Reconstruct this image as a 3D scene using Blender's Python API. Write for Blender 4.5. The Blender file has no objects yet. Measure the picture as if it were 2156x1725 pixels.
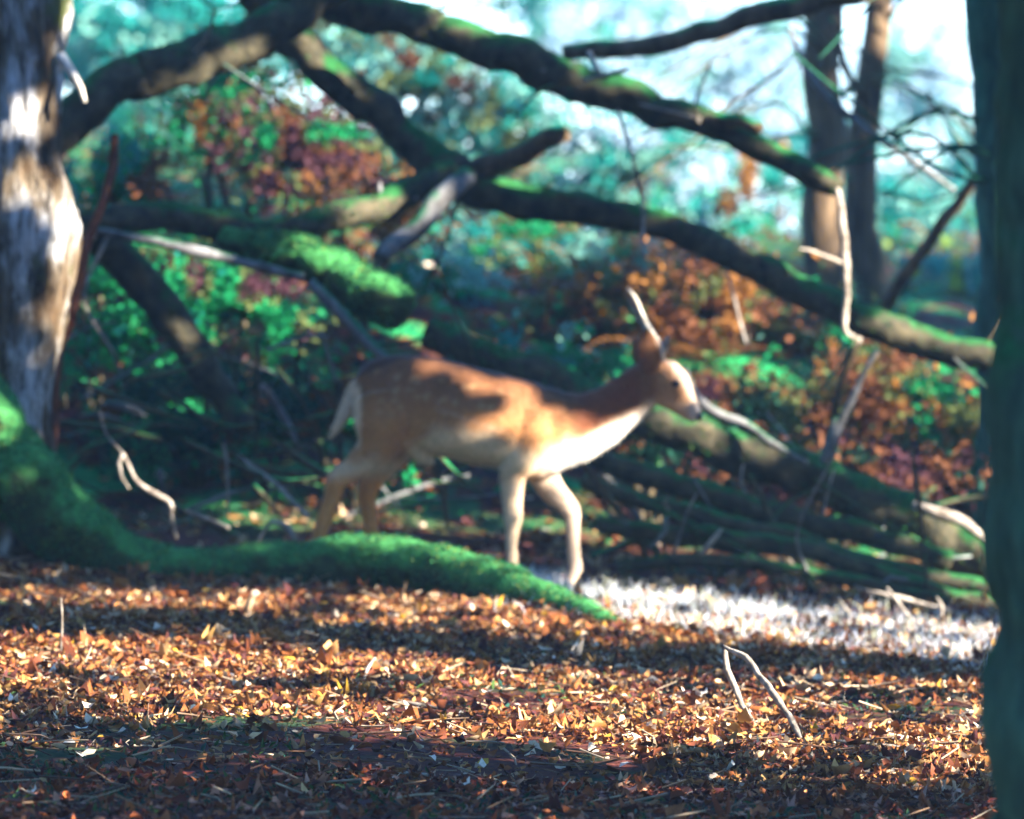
import bpy, bmesh, math, random
import numpy as np
from mathutils import Vector, Matrix, noise as mnoise

random.seed(7); rng = np.random.default_rng(7)
sc = bpy.context.scene
C = sc.collection

# ------------------------------------------------------------------ camera
VW, VH = 2156.0, 1725.0                 # layout raster used while measuring the photograph
CAM = np.array([0.0, -26.0, 1.7])
FW = 4.24                               # metres across the frame at the deer (26 m away)
K = FW / 26.0 / VW
PITCH = 1.7 / 26.0 - (1217 - 862.5) * K
cd = bpy.data.cameras.new('camera'); cam = bpy.data.objects.new('camera', cd); C.objects.link(cam)
cam.location = CAM; cam.rotation_euler = (math.pi / 2 - PITCH, 0, 0)
cd.sensor_width = 36; cd.lens = 36 * 26.0 / FW
cd.clip_start = 0.5; cd.clip_end = 3000
cd.dof.use_dof = True; cd.dof.focus_distance = 18.6
cd.dof.aperture_fstop = cd.lens / 64.0
sc.camera = cam

# ------------------------------------------------------------------ sky, sun, exposure
SUN_EL, SUN_AZ = math.radians(24), math.radians(28)     # the sun stands to the right, a little on the camera's side
S = np.array([math.cos(SUN_EL) * math.cos(SUN_AZ), -math.cos(SUN_EL) * math.sin(SUN_AZ), math.sin(SUN_EL)])
V_ = np.array([math.sin(SUN_AZ), math.cos(SUN_AZ), 0.0])
U_ = np.cross(S, V_)
w = bpy.data.worlds.new('World'); sc.world = w; w.use_nodes = True
nt = w.node_tree; bg = nt.nodes['Background']
sky = nt.nodes.new('ShaderNodeTexSky'); sky.sky_type = 'NISHITA'; sky.sun_disc = False
sky.sun_elevation = SUN_EL; sky.sun_rotation = math.pi / 2 + SUN_AZ
sky.air_density = 1.0; sky.dust_density = 0.0; sky.ozone_density = 10.0
nt.links.new(sky.outputs[0], bg.inputs[0]); bg.inputs[1].default_value = 0.135
sl = bpy.data.lights.new('sun', 'SUN'); sun = bpy.data.objects.new('sun', sl); C.objects.link(sun)
sl.energy = 5.0; sl.angle = math.radians(0.5); sl.color = (1.0, 0.95, 0.87)
sun.rotation_euler = Vector(-S).to_track_quat('-Z', 'Y').to_euler()
sun.location = (8, -2, 12)
sc.view_settings.view_transform = 'Standard'; sc.view_settings.look = 'None'
sc.view_settings.gamma = 1.0; sc.view_settings.exposure = 3.15
sc.view_settings.use_curve_mapping = False
sc.cycles.use_denoising = True
sc.cycles.max_bounces = 6; sc.cycles.diffuse_bounces = 3; sc.cycles.transparent_max_bounces = 4
sc.cycles.caustics_reflective = False; sc.cycles.caustics_refractive = False

# ------------------------------------------------------------------ helpers
cp, sp = math.cos(PITCH), math.sin(PITCH)
FWD = np.array([0, cp, -sp]); UPV = np.array([0, sp, cp]); RT = np.array([1.0, 0, 0])

def ray(vx, vy):
    return FWD + RT * ((vx - VW / 2) * K) + UPV * ((VH / 2 - vy) * K)

def P(vx, vy, y=0.0):
    """point at world depth y seen at raster (vx, vy)"""
    d = ray(vx, vy)
    return CAM + d * ((y - CAM[1]) / d[1])

def to_view(p):
    q = np.asarray(p) - CAM
    f = q @ FWD
    return VW / 2 + (q @ RT) / f / K, VH / 2 - (q @ UPV) / f / K

def hashn(ix, iy, seed):
    n = (ix.astype(np.int64) * 374761393 + iy.astype(np.int64) * 668265263 + seed * 1274126177) & 0x7fffffff
    n = ((n ^ (n >> 13)) * 1274126177) & 0x7fffffff
    return ((n ^ (n >> 16)) & 0xffff) / 65535.0

def vnoise(x, y, seed=0):
    x = np.asarray(x, float); y = np.asarray(y, float)
    ix, iy = np.floor(x), np.floor(y); fx, fy = x - ix, y - iy
    fx = fx * fx * (3 - 2 * fx); fy = fy * fy * (3 - 2 * fy)
    a, b = hashn(ix, iy, seed), hashn(ix + 1, iy, seed)
    c, d = hashn(ix, iy + 1, seed), hashn(ix + 1, iy + 1, seed)
    return (a + (b - a) * fx) * (1 - fy) + (c + (d - c) * fx) * fy

def sstep(a, b, x):
    t = np.clip((np.asarray(x, float) - a) / (b - a), 0, 1)
    return t * t * (3 - 2 * t)

def gz(x, y):
    x = np.asarray(x, float); y = np.asarray(y, float)
    slope = 0.035 + 0.03 * sstep(-6, -2, y)
    z = -0.045 - slope * np.clip(x, -7, 7)
    bank = sstep(2.6, 7.5, y + 1.2 * (vnoise(x * .9 + 3, y * .3, 14) - .5)) * (1.0 + .35 * sstep(1.0, -1.5, x) + .35 * (vnoise(x * .8 + 5, y * .8, 15) - .5))
    z = z + bank + .012 * np.clip(y - 8, 0, 40)
    z = z + 0.05 * (vnoise(x * .8, y * .5, 3) - .5) * sstep(0, 1.2, np.abs(y + 0.1)) + 0.03 * (vnoise(x * 2.3, y * 1.5, 4) - .5)
    z = z + 1.5 * (vnoise(x * .05 + 9, y * .05, 8) - .4) * sstep(30, 90, y)
    return z

def G(vx, vy):
    """ground point seen at raster (vx, vy)"""
    d = ray(vx, vy); z = 0.0
    for _ in range(12):
        t = (z - CAM[2]) / d[2]; p = CAM + d * t; z = float(gz(p[0], p[1]))
    return CAM + d * ((z - CAM[2]) / d[2])

def tag(o, label=None, cat=None, group=None, kind=None):
    if label: o['label'] = label
    if cat: o['category'] = cat
    if group: o['group'] = group
    if kind: o['kind'] = kind
    return o

def empty(name, loc, label=None, cat=None, group=None):
    o = bpy.data.objects.new(name, None); C.objects.link(o); o.location = Vector(loc)
    o.empty_display_size = 0.1
    return tag(o, label, cat, group)

def mesh_np(name, verts, faces_flat, loop_counts, colors=None):
    me = bpy.data.meshes.new(name)
    verts = np.asarray(verts, np.float32).reshape(-1, 3)
    me.vertices.add(len(verts)); me.vertices.foreach_set('co', verts.ravel())
    me.loops.add(len(faces_flat)); me.loops.foreach_set('vertex_index', np.asarray(faces_flat, np.int32))
    n = len(loop_counts); lc = np.asarray(loop_counts, np.int32)
    me.polygons.add(n)
    st = np.zeros(n, np.int32); st[1:] = np.cumsum(lc)[:-1]
    me.polygons.foreach_set('loop_start', st)
    try: me.polygons.foreach_set('loop_total', lc)
    except Exception: pass
    me.update(calc_edges=True)
    if colors is not None:
        ca = me.color_attributes.new('Col', 'FLOAT_COLOR', 'POINT')
        c4 = np.ones((len(verts), 4), np.float32); c4[:, :3] = colors
        ca.data.foreach_set('color', c4.ravel())
    me.validate()
    return me

def obj(name, me, mat, parent=None, smooth=True):
    o = bpy.data.objects.new(name, me); C.objects.link(o)
    if mat is not None:
        me.materials.clear(); me.materials.append(mat)
    if smooth: me.polygons.foreach_set('use_smooth', np.ones(len(me.polygons), bool))
    if parent is not None:
        o.parent = parent
        o.matrix_parent_inverse = Matrix.Translation(-Vector(parent.location))   # meshes are written in world coordinates
    return o

def catmull(pts, rad, step):
    pts = [np.asarray(p, float) for p in pts]; n = len(pts)
    out, rr = [], []
    for i in range(n - 1):
        p0, p1, p2, p3 = pts[max(i - 1, 0)], pts[i], pts[i + 1], pts[min(i + 2, n - 1)]
        m = max(1, int(np.linalg.norm(p2 - p1) / step))
        for j in range(m):
            t = j / m
            q = 0.5 * ((2 * p1) + (-p0 + p2) * t + (2 * p0 - 5 * p1 + 4 * p2 - p3) * t * t + (-p0 + 3 * p1 - 3 * p2 + p3) * t ** 3)
            out.append(q); tt = t * t * (3 - 2 * t); rr.append(rad[i] * (1 - tt) + rad[i + 1] * tt)
    out.append(pts[-1]); rr.append(rad[-1])
    return np.array(out), np.array(rr)

def tube_data(pts, rad, seg=12, step=0.05, amp=0.0, freq=6.0, seed=0, flat=1.0, wob=.45):
    p, r = catmull(pts, rad, step)
    if amp:
        p = np.array([q + np.array(mnoise.noise_vector(Vector(q * (freq * .9)) + Vector((seed, 0, 0)))) * r[k] * wob for k, q in enumerate(p)])
    n = len(p); T = np.gradient(p, axis=0); T /= np.linalg.norm(T, axis=1)[:, None] + 1e-9
    ref = np.array([0, 1.0, 0]) if abs(T[:, 1]).mean() < 0.8 else np.array([0, 0, 1.0])
    V = []
    for i in range(n):
        a = np.cross(T[i], ref); a /= np.linalg.norm(a) + 1e-9; b = np.cross(T[i], a)
        for k in range(seg):
            th = 2 * math.pi * k / seg
            d = a * math.cos(th) + b * math.sin(th) * flat
            rr = r[i]
            if amp:
                q = p[i] + d * r[i]
                v = Vector((q[0] * freq + seed * 7.3, q[1] * freq, q[2] * freq))
                rr *= 1 + amp * (mnoise.noise(v) + 0.55 * mnoise.noise(v * 2.7) + .4 * mnoise.noise(v * 6.1))
            V.append(p[i] + d * rr)
    F = []; L = []
    for i in range(n - 1):
        for k in range(seg):
            k2 = (k + 1) % seg
            F += [i * seg + k, i * seg + k2, (i + 1) * seg + k2, (i + 1) * seg + k]; L.append(4)
    nv = len(V)
    V.append(p[0] - T[0] * r[0] * .3); V.append(p[-1] + T[-1] * r[-1] * .3)
    for k in range(seg):
        k2 = (k + 1) % seg
        F += [nv, k2, k]; F += [nv + 1, (n - 1) * seg + k, (n - 1) * seg + k2]; L += [3, 3]
    return np.array(V), F, L

def tube(name, pts, rad, mat, parent=None, **kw):
    V, F, L = tube_data(pts, rad, **kw)
    return obj(name, mesh_np(name, V, F, L), mat, parent)

def frame(dirs, normals):
    d = dirs / (np.linalg.norm(dirs, axis=1)[:, None] + 1e-9)
    b = np.cross(normals, d); b /= np.linalg.norm(b, axis=1)[:, None] + 1e-9
    return d, b, np.cross(d, b)

def rand_dirs(n):
    v = rng.normal(size=(n, 3)); return v / np.linalg.norm(v, axis=1)[:, None]

def foliage_mesh(name, pos, size, cols, width=.55, flatness=0.0, face=None):
    """folded leaf blades, four vertices each"""
    n = len(pos); d = rand_dirs(n); nm = rand_dirs(n); nm[:, 2] += flatness
    if face is not None: nm = nm * .45 + face
    d, b, c = frame(d, nm)
    sz = size[:, None]
    wv = width * sz * rng.uniform(.7, 1.2, (n, 1))
    v = np.empty((n, 4, 3))
    v[:, 0] = pos - d * sz * .5; v[:, 2] = pos + d * sz * .5
    lift = c * sz * rng.uniform(-.15, .25, (n, 1))
    v[:, 1] = pos + b * wv * .5 + lift - d * sz * .08; v[:, 3] = pos - b * wv * .5 + lift - d * sz * .08
    i = np.arange(n) * 4
    f = np.stack([i, i + 1, i + 2, i, i + 2, i + 3], 1).ravel()
    return mesh_np(name, v, f, np.full(2 * n, 3), np.repeat(cols, 4, 0))

LEAF_UV = np.array([[0, 0], [.3, -.27], [.3, .27], [.68, -.24], [.68, .24], [1, 0], [.3, 0], [.68, 0]])
LEAF_F = [0, 1, 6, 0, 6, 2, 1, 3, 7, 6, 6, 7, 4, 2, 3, 5, 7, 7, 5, 4]
LEAF_L = [3, 3, 4, 4, 3, 3]
def litter_mesh(name, pos, size, dirs, nrm, cols, curl, fold):
    n = len(pos); d, b, c = frame(dirs, nrm)
    v = np.empty((n, 8, 3))
    wj = rng.uniform(.45, 1.5, n)
    for k, (u, wv) in enumerate(LEAF_UV):
        h = curl * (u - .5) ** 2 * 2 + fold * abs(wv) + rng.normal(0, .05, n)
        v[:, k] = pos + d * ((u - .5) * size)[:, None] + b * (wv * wj * size)[:, None] + c * (h * size)[:, None]
    base = (np.arange(n) * 8)[:, None]
    f = (base + np.array(LEAF_F)[None]).ravel()
    return mesh_np(name, v, f, np.tile(LEAF_L, n), np.repeat(cols, 8, 0))

# ------------------------------------------------------------------ materials
def mat_base(name, rough=.8, spec=.2):
    m = bpy.data.materials.new(name); m.use_nodes = True
    n = m.node_tree.nodes; l = m.node_tree.links; b = n['Principled BSDF']
    b.inputs['Roughness'].default_value = rough; b.inputs['Specular IOR Level'].default_value = spec
    return m, n, l, b

def ramp(n, stops):
    r = n.new('ShaderNodeValToRGB'); e = r.color_ramp.elements
    while len(e) < len(stops): e.new(.5)
    for k, (p, c) in enumerate(stops): e[k].position = p; e[k].color = (*c, 1)
    return r

def tex(n, l, scale, detail=4, stretch=(1, 1, 1), rough=.6):
    tc = n.new('ShaderNodeNewGeometry'); mp = n.new('ShaderNodeMapping'); t = n.new('ShaderNodeTexNoise')
    mp.inputs['Scale'].default_value = stretch
    l.new(tc.outputs['Position'], mp.inputs[0]); l.new(mp.outputs[0], t.inputs['Vector'])
    t.inputs['Scale'].default_value = scale; t.inputs['Detail'].default_value = detail; t.inputs['Roughness'].default_value = rough
    return t

def bump(n, l, b, src, strength=.5, dist=.02):
    bp = n.new('ShaderNodeBump'); bp.inputs['Strength'].default_value = strength; bp.inputs['Distance'].default_value = dist
    l.new(src, bp.inputs['Height']); l.new(bp.outputs[0], b.inputs['Normal'])

def wood(name, dark, light, moss=None, moss_amt=.5, stretch=(1, 1, 1), scale=14, rough=.9, spec=.05, bs=.6):
    m, n, l, b = mat_base(name, rough, spec)
    t = tex(n, l, scale, 6, stretch); r = ramp(n, [(.3, dark), (.55, tuple((a + c) / 2 for a, c in zip(dark, light))), (.75, light)])
    l.new(t.outputs[0], r.inputs[0]); out = r.outputs[0]
    if moss:
        ge = n.new('ShaderNodeNewGeometry'); sx = n.new('ShaderNodeSeparateXYZ'); l.new(ge.outputs['Normal'], sx.inputs[0])
        t2 = tex(n, l, 5, 5); ma = n.new('ShaderNodeMath'); ma.operation = 'MULTIPLY_ADD'
        l.new(sx.outputs[2], ma.inputs[0]); ma.inputs[1].default_value = .35; l.new(t2.outputs[0], ma.inputs[2])
        mr = n.new('ShaderNodeMapRange'); l.new(ma.outputs[0], mr.inputs[0])
        mr.inputs[1].default_value = .75 - moss_amt * .55; mr.inputs[2].default_value = .9 - moss_amt * .55
        t3 = tex(n, l, 30, 4); r3 = ramp(n, [(.3, tuple(c * .45 for c in moss)), (.7, moss)]); l.new(t3.outputs[0], r3.inputs[0])
        mx = n.new('ShaderNodeMix'); mx.data_type = 'RGBA'
        l.new(mr.outputs[0], mx.inputs[0]); l.new(out, mx.inputs[6]); l.new(r3.outputs[0], mx.inputs[7]); out = mx.outputs[2]
    l.new(out, b.inputs['Base Color']); bump(n, l, b, t.outputs[0], bs, .03)
    return m

def leafmat(name, rough=.55, trans=.3, spec=.25, var=.25):
    m, n, l, b = mat_base(name, rough, spec)
    a = n.new('ShaderNodeAttribute'); a.attribute_name = 'Col'
    t = tex(n, l, 60, 3); r = ramp(n, [(.3, (1 - var,) * 3), (.7, (1 + var * .5,) * 3)]); l.new(t.outputs[0], r.inputs[0])
    mx = n.new('ShaderNodeMix'); mx.data_type = 'RGBA'; mx.blend_type = 'MULTIPLY'; mx.inputs[0].default_value = 1
    l.new(a.outputs['Color'], mx.inputs[6]); l.new(r.outputs[0], mx.inputs[7])
    l.new(mx.outputs[2], b.inputs['Base Color'])
    tr = n.new('ShaderNodeBsdfTranslucent'); l.new(mx.outputs[2], tr.inputs[0])
    ms = n.new('ShaderNodeMixShader'); ms.inputs[0].default_value = trans
    l.new(b.outputs[0], ms.inputs[1]); l.new(tr.outputs[0], ms.inputs[2])
    l.new(ms.outputs[0], n['Material Output'].inputs[0])
    return m

MOSS = (.012, .21, .065)
M = {}
M['foliage'] = leafmat('foliage', .6, .4, .08)
M['canopy'] = leafmat('canopy', .5, .15)
M['litter'] = leafmat('litter', .7, .12, .08)
M['grass'] = leafmat('dry_grass', .6, .35)
M['mossleaf'] = leafmat('moss_blades', .8, .3, .1)
M['bark_pale'] = wood('bark_pale', (.035, .02, .01), (.55, .50, .44), (.05, .09, .02), .02, (1, 1, .16), 9, bs=1.0)
def oldbark():
    m, n, l, b = mat_base('old_bark', .85, .15)
    t1 = tex(n, l, 5.5, 5, (1, 1, .35)); t2 = tex(n, l, 30, 6, (1, 1, .2), .7); t3 = tex(n, l, 3, 4)
    r1 = ramp(n, [(.40, (.085, .05, .022)), (.50, (.17, .13, .085)), (.60, (.56, .54, .52))]); l.new(t1.outputs[0], r1.inputs[0])
    r2 = ramp(n, [(.36, (.12, .10, .08)), (.50, (.75, .74, .72)), (.65, (1.15, 1.12, 1.1))]); l.new(t2.outputs[0], r2.inputs[0])
    mx = n.new('ShaderNodeMix'); mx.data_type = 'RGBA'; mx.blend_type = 'MULTIPLY'; mx.inputs[0].default_value = 1
    l.new(r1.outputs[0], mx.inputs[6]); l.new(r2.outputs[0], mx.inputs[7])
    mr = n.new('ShaderNodeMapRange'); mr.inputs[1].default_value = .58; mr.inputs[2].default_value = .66; l.new(t3.outputs[0], mr.inputs[0])
    m2 = n.new('ShaderNodeMix'); m2.data_type = 'RGBA'; m2.inputs[7].default_value = (.09, .10, .025, 1)
    l.new(mr.outputs[0], m2.inputs[0]); l.new(mx.outputs[2], m2.inputs[6]); l.new(m2.outputs[2], b.inputs['Base Color'])
    bump(n, l, b, t2.outputs[0], 1.0, .05); return m
M['bark_pale'] = oldbark()
M['bark_dark'] = wood('bark_dark', (.012, .014, .010), (.10, .08, .045), (.022, .11, .03), .2, (1, 1, 1), 12)
M['bark_brown'] = wood('bark_brown', (.03, .02, .012), (.17, .11, .06), MOSS, .12, (1, 1, .3), 12)
M['bark_grey'] = wood('bark_grey', (.05, .045, .04), (.24, .23, .22), (.02, .12, .05), .1, (1, 1, 1), 12)
M['bark_red'] = wood('bark_red', (.05, .015, .01), (.2, .07, .03), None, 0, (1, 1, 1), 20)
M['peeled'] = wood('peeled_wood', (.35, .28, .2), (.75, .7, .6), None, 0, (1, 1, 1), 20, bs=.25)
M['twig'] = wood('dead_twig', (.07, .05, .035), (.40, .34, .27), None, 0, (1, 1, 1), 22, bs=.3)
M['twig_dark'] = wood('dark_twig', (.025, .02, .012), (.12, .09, .05), MOSS, .2, (1, 1, 1), 22, bs=.3)
M['moss'] = wood('moss', (.016, .022, .010), (.05, .09, .03), (.05, .20, .055), .52, (1, 1, 1), 18, rough=.95, spec=.02, bs=.9)
M['bark_green'] = wood('bark_green', (.01, .04, .03), (.045, .15, .09), (.012, .13, .05), .3, (1, 1, .3), 22, bs=1.0)

# ------------------------------------------------------------------ ground
def axis(a, b, dense_a, dense_b, dstep, grow=1.18):
    v = list(np.arange(dense_a, dense_b + 1e-6, dstep)); s = dstep
    while v[-1] < b: s *= grow; v.append(min(v[-1] + s, b))
    s = dstep
    while v[0] > a: s *= grow; v.insert(0, max(v[0] - s, a))
    return np.array(v)
gx = axis(-160, 160, -4, 4, .08); gy = axis(-60, 260, -10, 3, .08)
X, Y = np.meshgrid(gx, gy); Z = gz(X, Y)
nx, ny = len(gx), len(gy)
ii = (np.arange(ny - 1)[:, None] * nx + np.arange(nx - 1)[None]).ravel()
gf = np.stack([ii, ii + 1, ii + 1 + nx, ii + nx], 1).ravel()
m, n, l, b = mat_base('forest_floor', .95, .02)
t1 = tex(n, l, 1.3, 5); t2 = tex(n, l, 30, 5)
r1 = ramp(n, [(.3, (.04, .012, .016)), (.6, (.09, .03, .018)), (.8, (.16, .07, .03))]); l.new(t2.outputs[0], r1.inputs[0])
r2 = ramp(n, [(.35, (.014, .03, .016)), (.7, (.035, .06, .02))]); l.new(t2.outputs[0], r2.inputs[0])
mr = n.new('ShaderNodeMapRange'); mr.inputs[1].default_value = .52; mr.inputs[2].default_value = .6; l.new(t1.outputs[0], mr.inputs[0])
mx = n.new('ShaderNodeMix'); mx.data_type = 'RGBA'
l.new(mr.outputs[0], mx.inputs[0]); l.new(r1.outputs[0], mx.inputs[6]); l.new(r2.outputs[0], mx.inputs[7])
t4 = tex(n, l, 2.2, 3); t5 = tex(n, l, 9, 4)
r4 = ramp(n, [(.40, (.035, .012, .016)), (.47, (.10, .035, .012)), (.53, (.012, .11, .035)), (.62, (.02, .24, .07))]); l.new(t4.outputs[0], r4.inputs[0])
r5 = ramp(n, [(.3, (.45, .45, .5)), (.7, (1.2, 1.2, 1.2))]); l.new(t5.outputs[0], r5.inputs[0])
m4 = n.new('ShaderNodeMix'); m4.data_type = 'RGBA'; m4.blend_type = 'MULTIPLY'; m4.inputs[0].default_value = 1
l.new(r4.outputs[0], m4.inputs[6]); l.new(r5.outputs[0], m4.inputs[7])
gp = n.new('ShaderNodeNewGeometry'); gs = n.new('ShaderNodeSeparateXYZ'); l.new(gp.outputs['Position'], gs.inputs[0])
gm = n.new('ShaderNodeMapRange'); gm.inputs[1].default_value = 2.4; gm.inputs[2].default_value = 3.6; l.new(gs.outputs[1], gm.inputs[0])
m5 = n.new('ShaderNodeMix'); m5.data_type = 'RGBA'; l.new(gm.outputs[0], m5.inputs[0]); l.new(mx.outputs[2], m5.inputs[6]); l.new(m4.outputs[2], m5.inputs[7])
l.new(m5.outputs[2], b.inputs['Base Color']); bump(n, l, b, t2.outputs[0], .8, .03)
ground = obj('ground', mesh_np('ground', np.stack([X, Y, Z], -1), gf, np.full(len(ii), 4)), m)
tag(ground, 'leaf-strewn forest floor sloping down to the right', 'ground', kind='structure')

# fallen leaves: a carpet nobody could count, and the largest ones each on their own
LITTER = np.array([[.58, .43, .26], [.42, .25, .10], [.33, .15, .045], [.22, .078, .024], [.13, .042, .02], [.46, .28, .09], [.70, .60, .46], [.46, .27, .03], [.085, .03, .028]])
LP = np.array([.08, .13, .18, .21, .19, .03, .03, .01, .14])
def carpet(n, x0, x1, y0, y1, s0, s1, edge):
    x = rng.uniform(x0, x1, n); y = rng.uniform(y0, y1, n)
    patch = vnoise(x * .9, y * .55, 21) * .65 + vnoise(x * 2.5, y * 1.8, 22) * .35
    keep = rng.uniform(0, 1, n) < (.12 + .88 * sstep(.34, .52, patch)) * edge(x, y)
    x, y = x[keep], y[keep]; n = len(x)
    size = rng.uniform(s0, s1, n) * rng.choice([.45, .75, 1.1, 1.6], n, p=[.35, .35, .22, .08])
    z = gz(x, y) + np.abs(rng.normal(0.008, .012, n))
    dirs = rng.normal(size=(n, 3)); dirs[:, 2] *= .18
    nrm = rng.normal(0, .38, (n, 3)); nrm[:, 2] = 1
    cols = LITTER[rng.choice(len(LITTER), n, p=LP)] * rng.uniform(.6, 1.1, (n, 1)) * np.array([1.0, .9, .82])
    shade_tint = sstep(-7.7, -8.5, y + .12 * x)[:, None]; cols = cols * (1 - shade_tint * np.array([.25, .52, .5]))     # foreground shade put into the leaf colours near the camera
    return np.stack([x, y, z], 1), size, dirs, nrm, cols, rng.normal(.3, .7, n), rng.normal(.2, .5, n)
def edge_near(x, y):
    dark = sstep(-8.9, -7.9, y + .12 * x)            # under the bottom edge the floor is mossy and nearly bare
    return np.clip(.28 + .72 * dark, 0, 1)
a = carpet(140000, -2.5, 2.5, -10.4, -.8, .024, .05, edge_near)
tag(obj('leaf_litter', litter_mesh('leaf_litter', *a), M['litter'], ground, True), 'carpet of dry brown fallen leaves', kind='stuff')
a = carpet(20000, -4, 5, -.8, 9, .045, .08, lambda x, y: .75 - .6 * sstep(2, 4, y) * sstep(.8, -.2, x))
tag(obj('leaf_litter', litter_mesh('leaf_litter_behind', *a), M['litter'], ground, False), kind='stuff')
protos = []
for k in range(14):
    c = LITTER[[0, 6, 0, 1, 6, 5, 1, 7, 0, 2, 6, 1, 3, 0][k]] * 1.1
    me = litter_mesh('leaf', np.zeros((1, 3)), np.array([1.0]), np.array([[1, .2, .05]]), np.array([[0, .1, 1.0]]), c[None],
                     np.array([random.uniform(-.3, .8)]), np.array([random.uniform(-.3, .6)]))
    me.materials.append(M['litter']); protos.append(me)
for k in range(300):
    vy = random.choice([random.uniform(1255, 1330), random.uniform(1400, 1620), random.uniform(1400, 1690)])
    p = G(random.uniform(10, 2080), vy)
    o = bpy.data.objects.new('leaf', protos[k % 14]); C.objects.link(o); o.parent = ground
    s = random.uniform(.035, .062); o.scale = (s, s * random.uniform(.7, 1.3), s)
    o.location = (p[0], p[1], p[2] + random.uniform(.012, .03))
    o.rotation_euler = (random.gauss(0, .28), random.gauss(0, .28), random.uniform(0, 6.28))

n_ = 1500
x = rng.uniform(-2.4, 2.4, n_); y = rng.uniform(-10.2, -.6, n_); th = rng.uniform(0, math.pi, n_); ln = rng.uniform(.05, .22, n_); wd = rng.uniform(.0015, .004, n_)
q = np.stack([x, y, gz(x, y) + rng.uniform(.008, .035, n_)], 1); d3 = np.stack([np.cos(th), np.sin(th), rng.normal(0, .22, n_)], 1); b3 = np.stack([-np.sin(th), np.cos(th), 0 * th], 1); bend = rng.normal(0, .12, n_) * ln
v = np.empty((n_, 9, 3))
for k in range(3):
    c3 = q + d3 * ((k - 1) * ln / 2)[:, None] + b3 * (bend * (1 - abs(k - 1)))[:, None]
    for j in range(3):
        a3 = j * 2.094; v[:, k * 3 + j] = c3 + (b3 * math.cos(a3) + np.array([0, 0, 1.0]) * math.sin(a3)) * wd[:, None]
ff = []
for k in range(2):
    for j in range(3): ff += [k * 3 + j, k * 3 + (j + 1) % 3, k * 3 + 3 + (j + 1) % 3, k * 3 + 3 + j]
f = (np.arange(n_)[:, None] * 9 + np.array(ff)[None]).ravel()
cols = np.array([[.2, .12, .07], [.10, .05, .03], [.34, .25, .16]])[rng.integers(0, 3, n_)]
tag(obj('twig_litter', mesh_np('twig_litter', v, f, np.full(n_ * 6, 4), np.repeat(cols, 9, 0)), M['litter'], ground), kind='stuff')

# low forest-floor plants: dark mossy greenery near the bottom edge
n_ = 26000
x = rng.uniform(-2.4, 2.4, n_); y = rng.uniform(-10.6, -.6, n_)
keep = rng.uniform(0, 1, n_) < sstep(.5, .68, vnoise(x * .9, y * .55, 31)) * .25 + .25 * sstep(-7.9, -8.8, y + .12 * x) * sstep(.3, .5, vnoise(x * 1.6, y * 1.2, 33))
x, y = x[keep], y[keep]; n_ = len(x)
cols = np.array([[.03, .07, .025], [.05, .09, .02], [.02, .06, .04]])[rng.integers(0, 3, n_)] * rng.uniform(.6, 1.3, (n_, 1))
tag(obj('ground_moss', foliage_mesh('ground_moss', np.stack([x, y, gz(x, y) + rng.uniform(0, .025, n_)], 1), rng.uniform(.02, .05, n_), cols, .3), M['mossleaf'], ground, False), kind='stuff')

# ------------------------------------------------------------------ left tree with its mossy root
tree = empty('old_beech_tree', P(40, 1000, -.35), 'pale rough-barked old tree at the left edge with a mossy root running right', 'tree')
prof = [(-420, 150, 92), (-200, 150, 88), (0, 150, 84), (150, 130, 74), (300, 127, 74), (400, 146, 92), (480, 160, 105), (580, 153, 102), (700, 127, 92), (800, 112, 86), (880, 104, 82), (960, 110, 88), (1060, 130, 105), (1160, 150, 125)]
YT = -.30
V, F, L = tube_data([P(r_ - rad, vy, YT) for vy, r_, rad in prof], [rad * K * 25.7 for _, _, rad in prof], seg=72, step=.022, amp=.0)
for i in range(len(V)):
    q = V[i]; v = Vector((q[0] * 9, q[1] * 9, q[2] * 2.2))
    d = mnoise.noise(v) * .03 + mnoise.noise(v * 2.6) * .02 + abs(mnoise.noise(v * 5)) * .014
    c = P(40, to_view(q)[1], YT); dv = (q - c); dv[2] = 0; V[i] = q + dv / (np.linalg.norm(dv) + 1e-6) * d
obj('trunk', mesh_np('trunk', V, F, L), M['bark_pale'], tree)
rootpts = [(-70, 800, -.62, 55), (-10, 915, -.66, 76), (60, 1025, -.70, 88), (155, 1122, -.66, 76), (290, 1186, -.60, 50), (430, 1202, -.58, 46), (600, 1195, -.60, 52), (760, 1185, -.62, 56), (880, 1194, -.75, 56), (1000, 1226, -1.0, 54), (1120, 1264, -1.4, 48), (1230, 1306, -1.8, 38), (1320, 1340, -2.1, 18)]
rp = [P(a_, b_, c_) for a_, b_, c_, d_ in rootpts]; rr = [d_ * K * 25.3 for *_, d_ in rootpts]
V, F, L = tube_data(rp, rr, seg=40, step=.025, amp=.15, freq=6, seed=3, wob=.15)
rootme = mesh_np('root', V, F, L); root_o = obj('root', rootme, M['moss'], tree)
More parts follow.
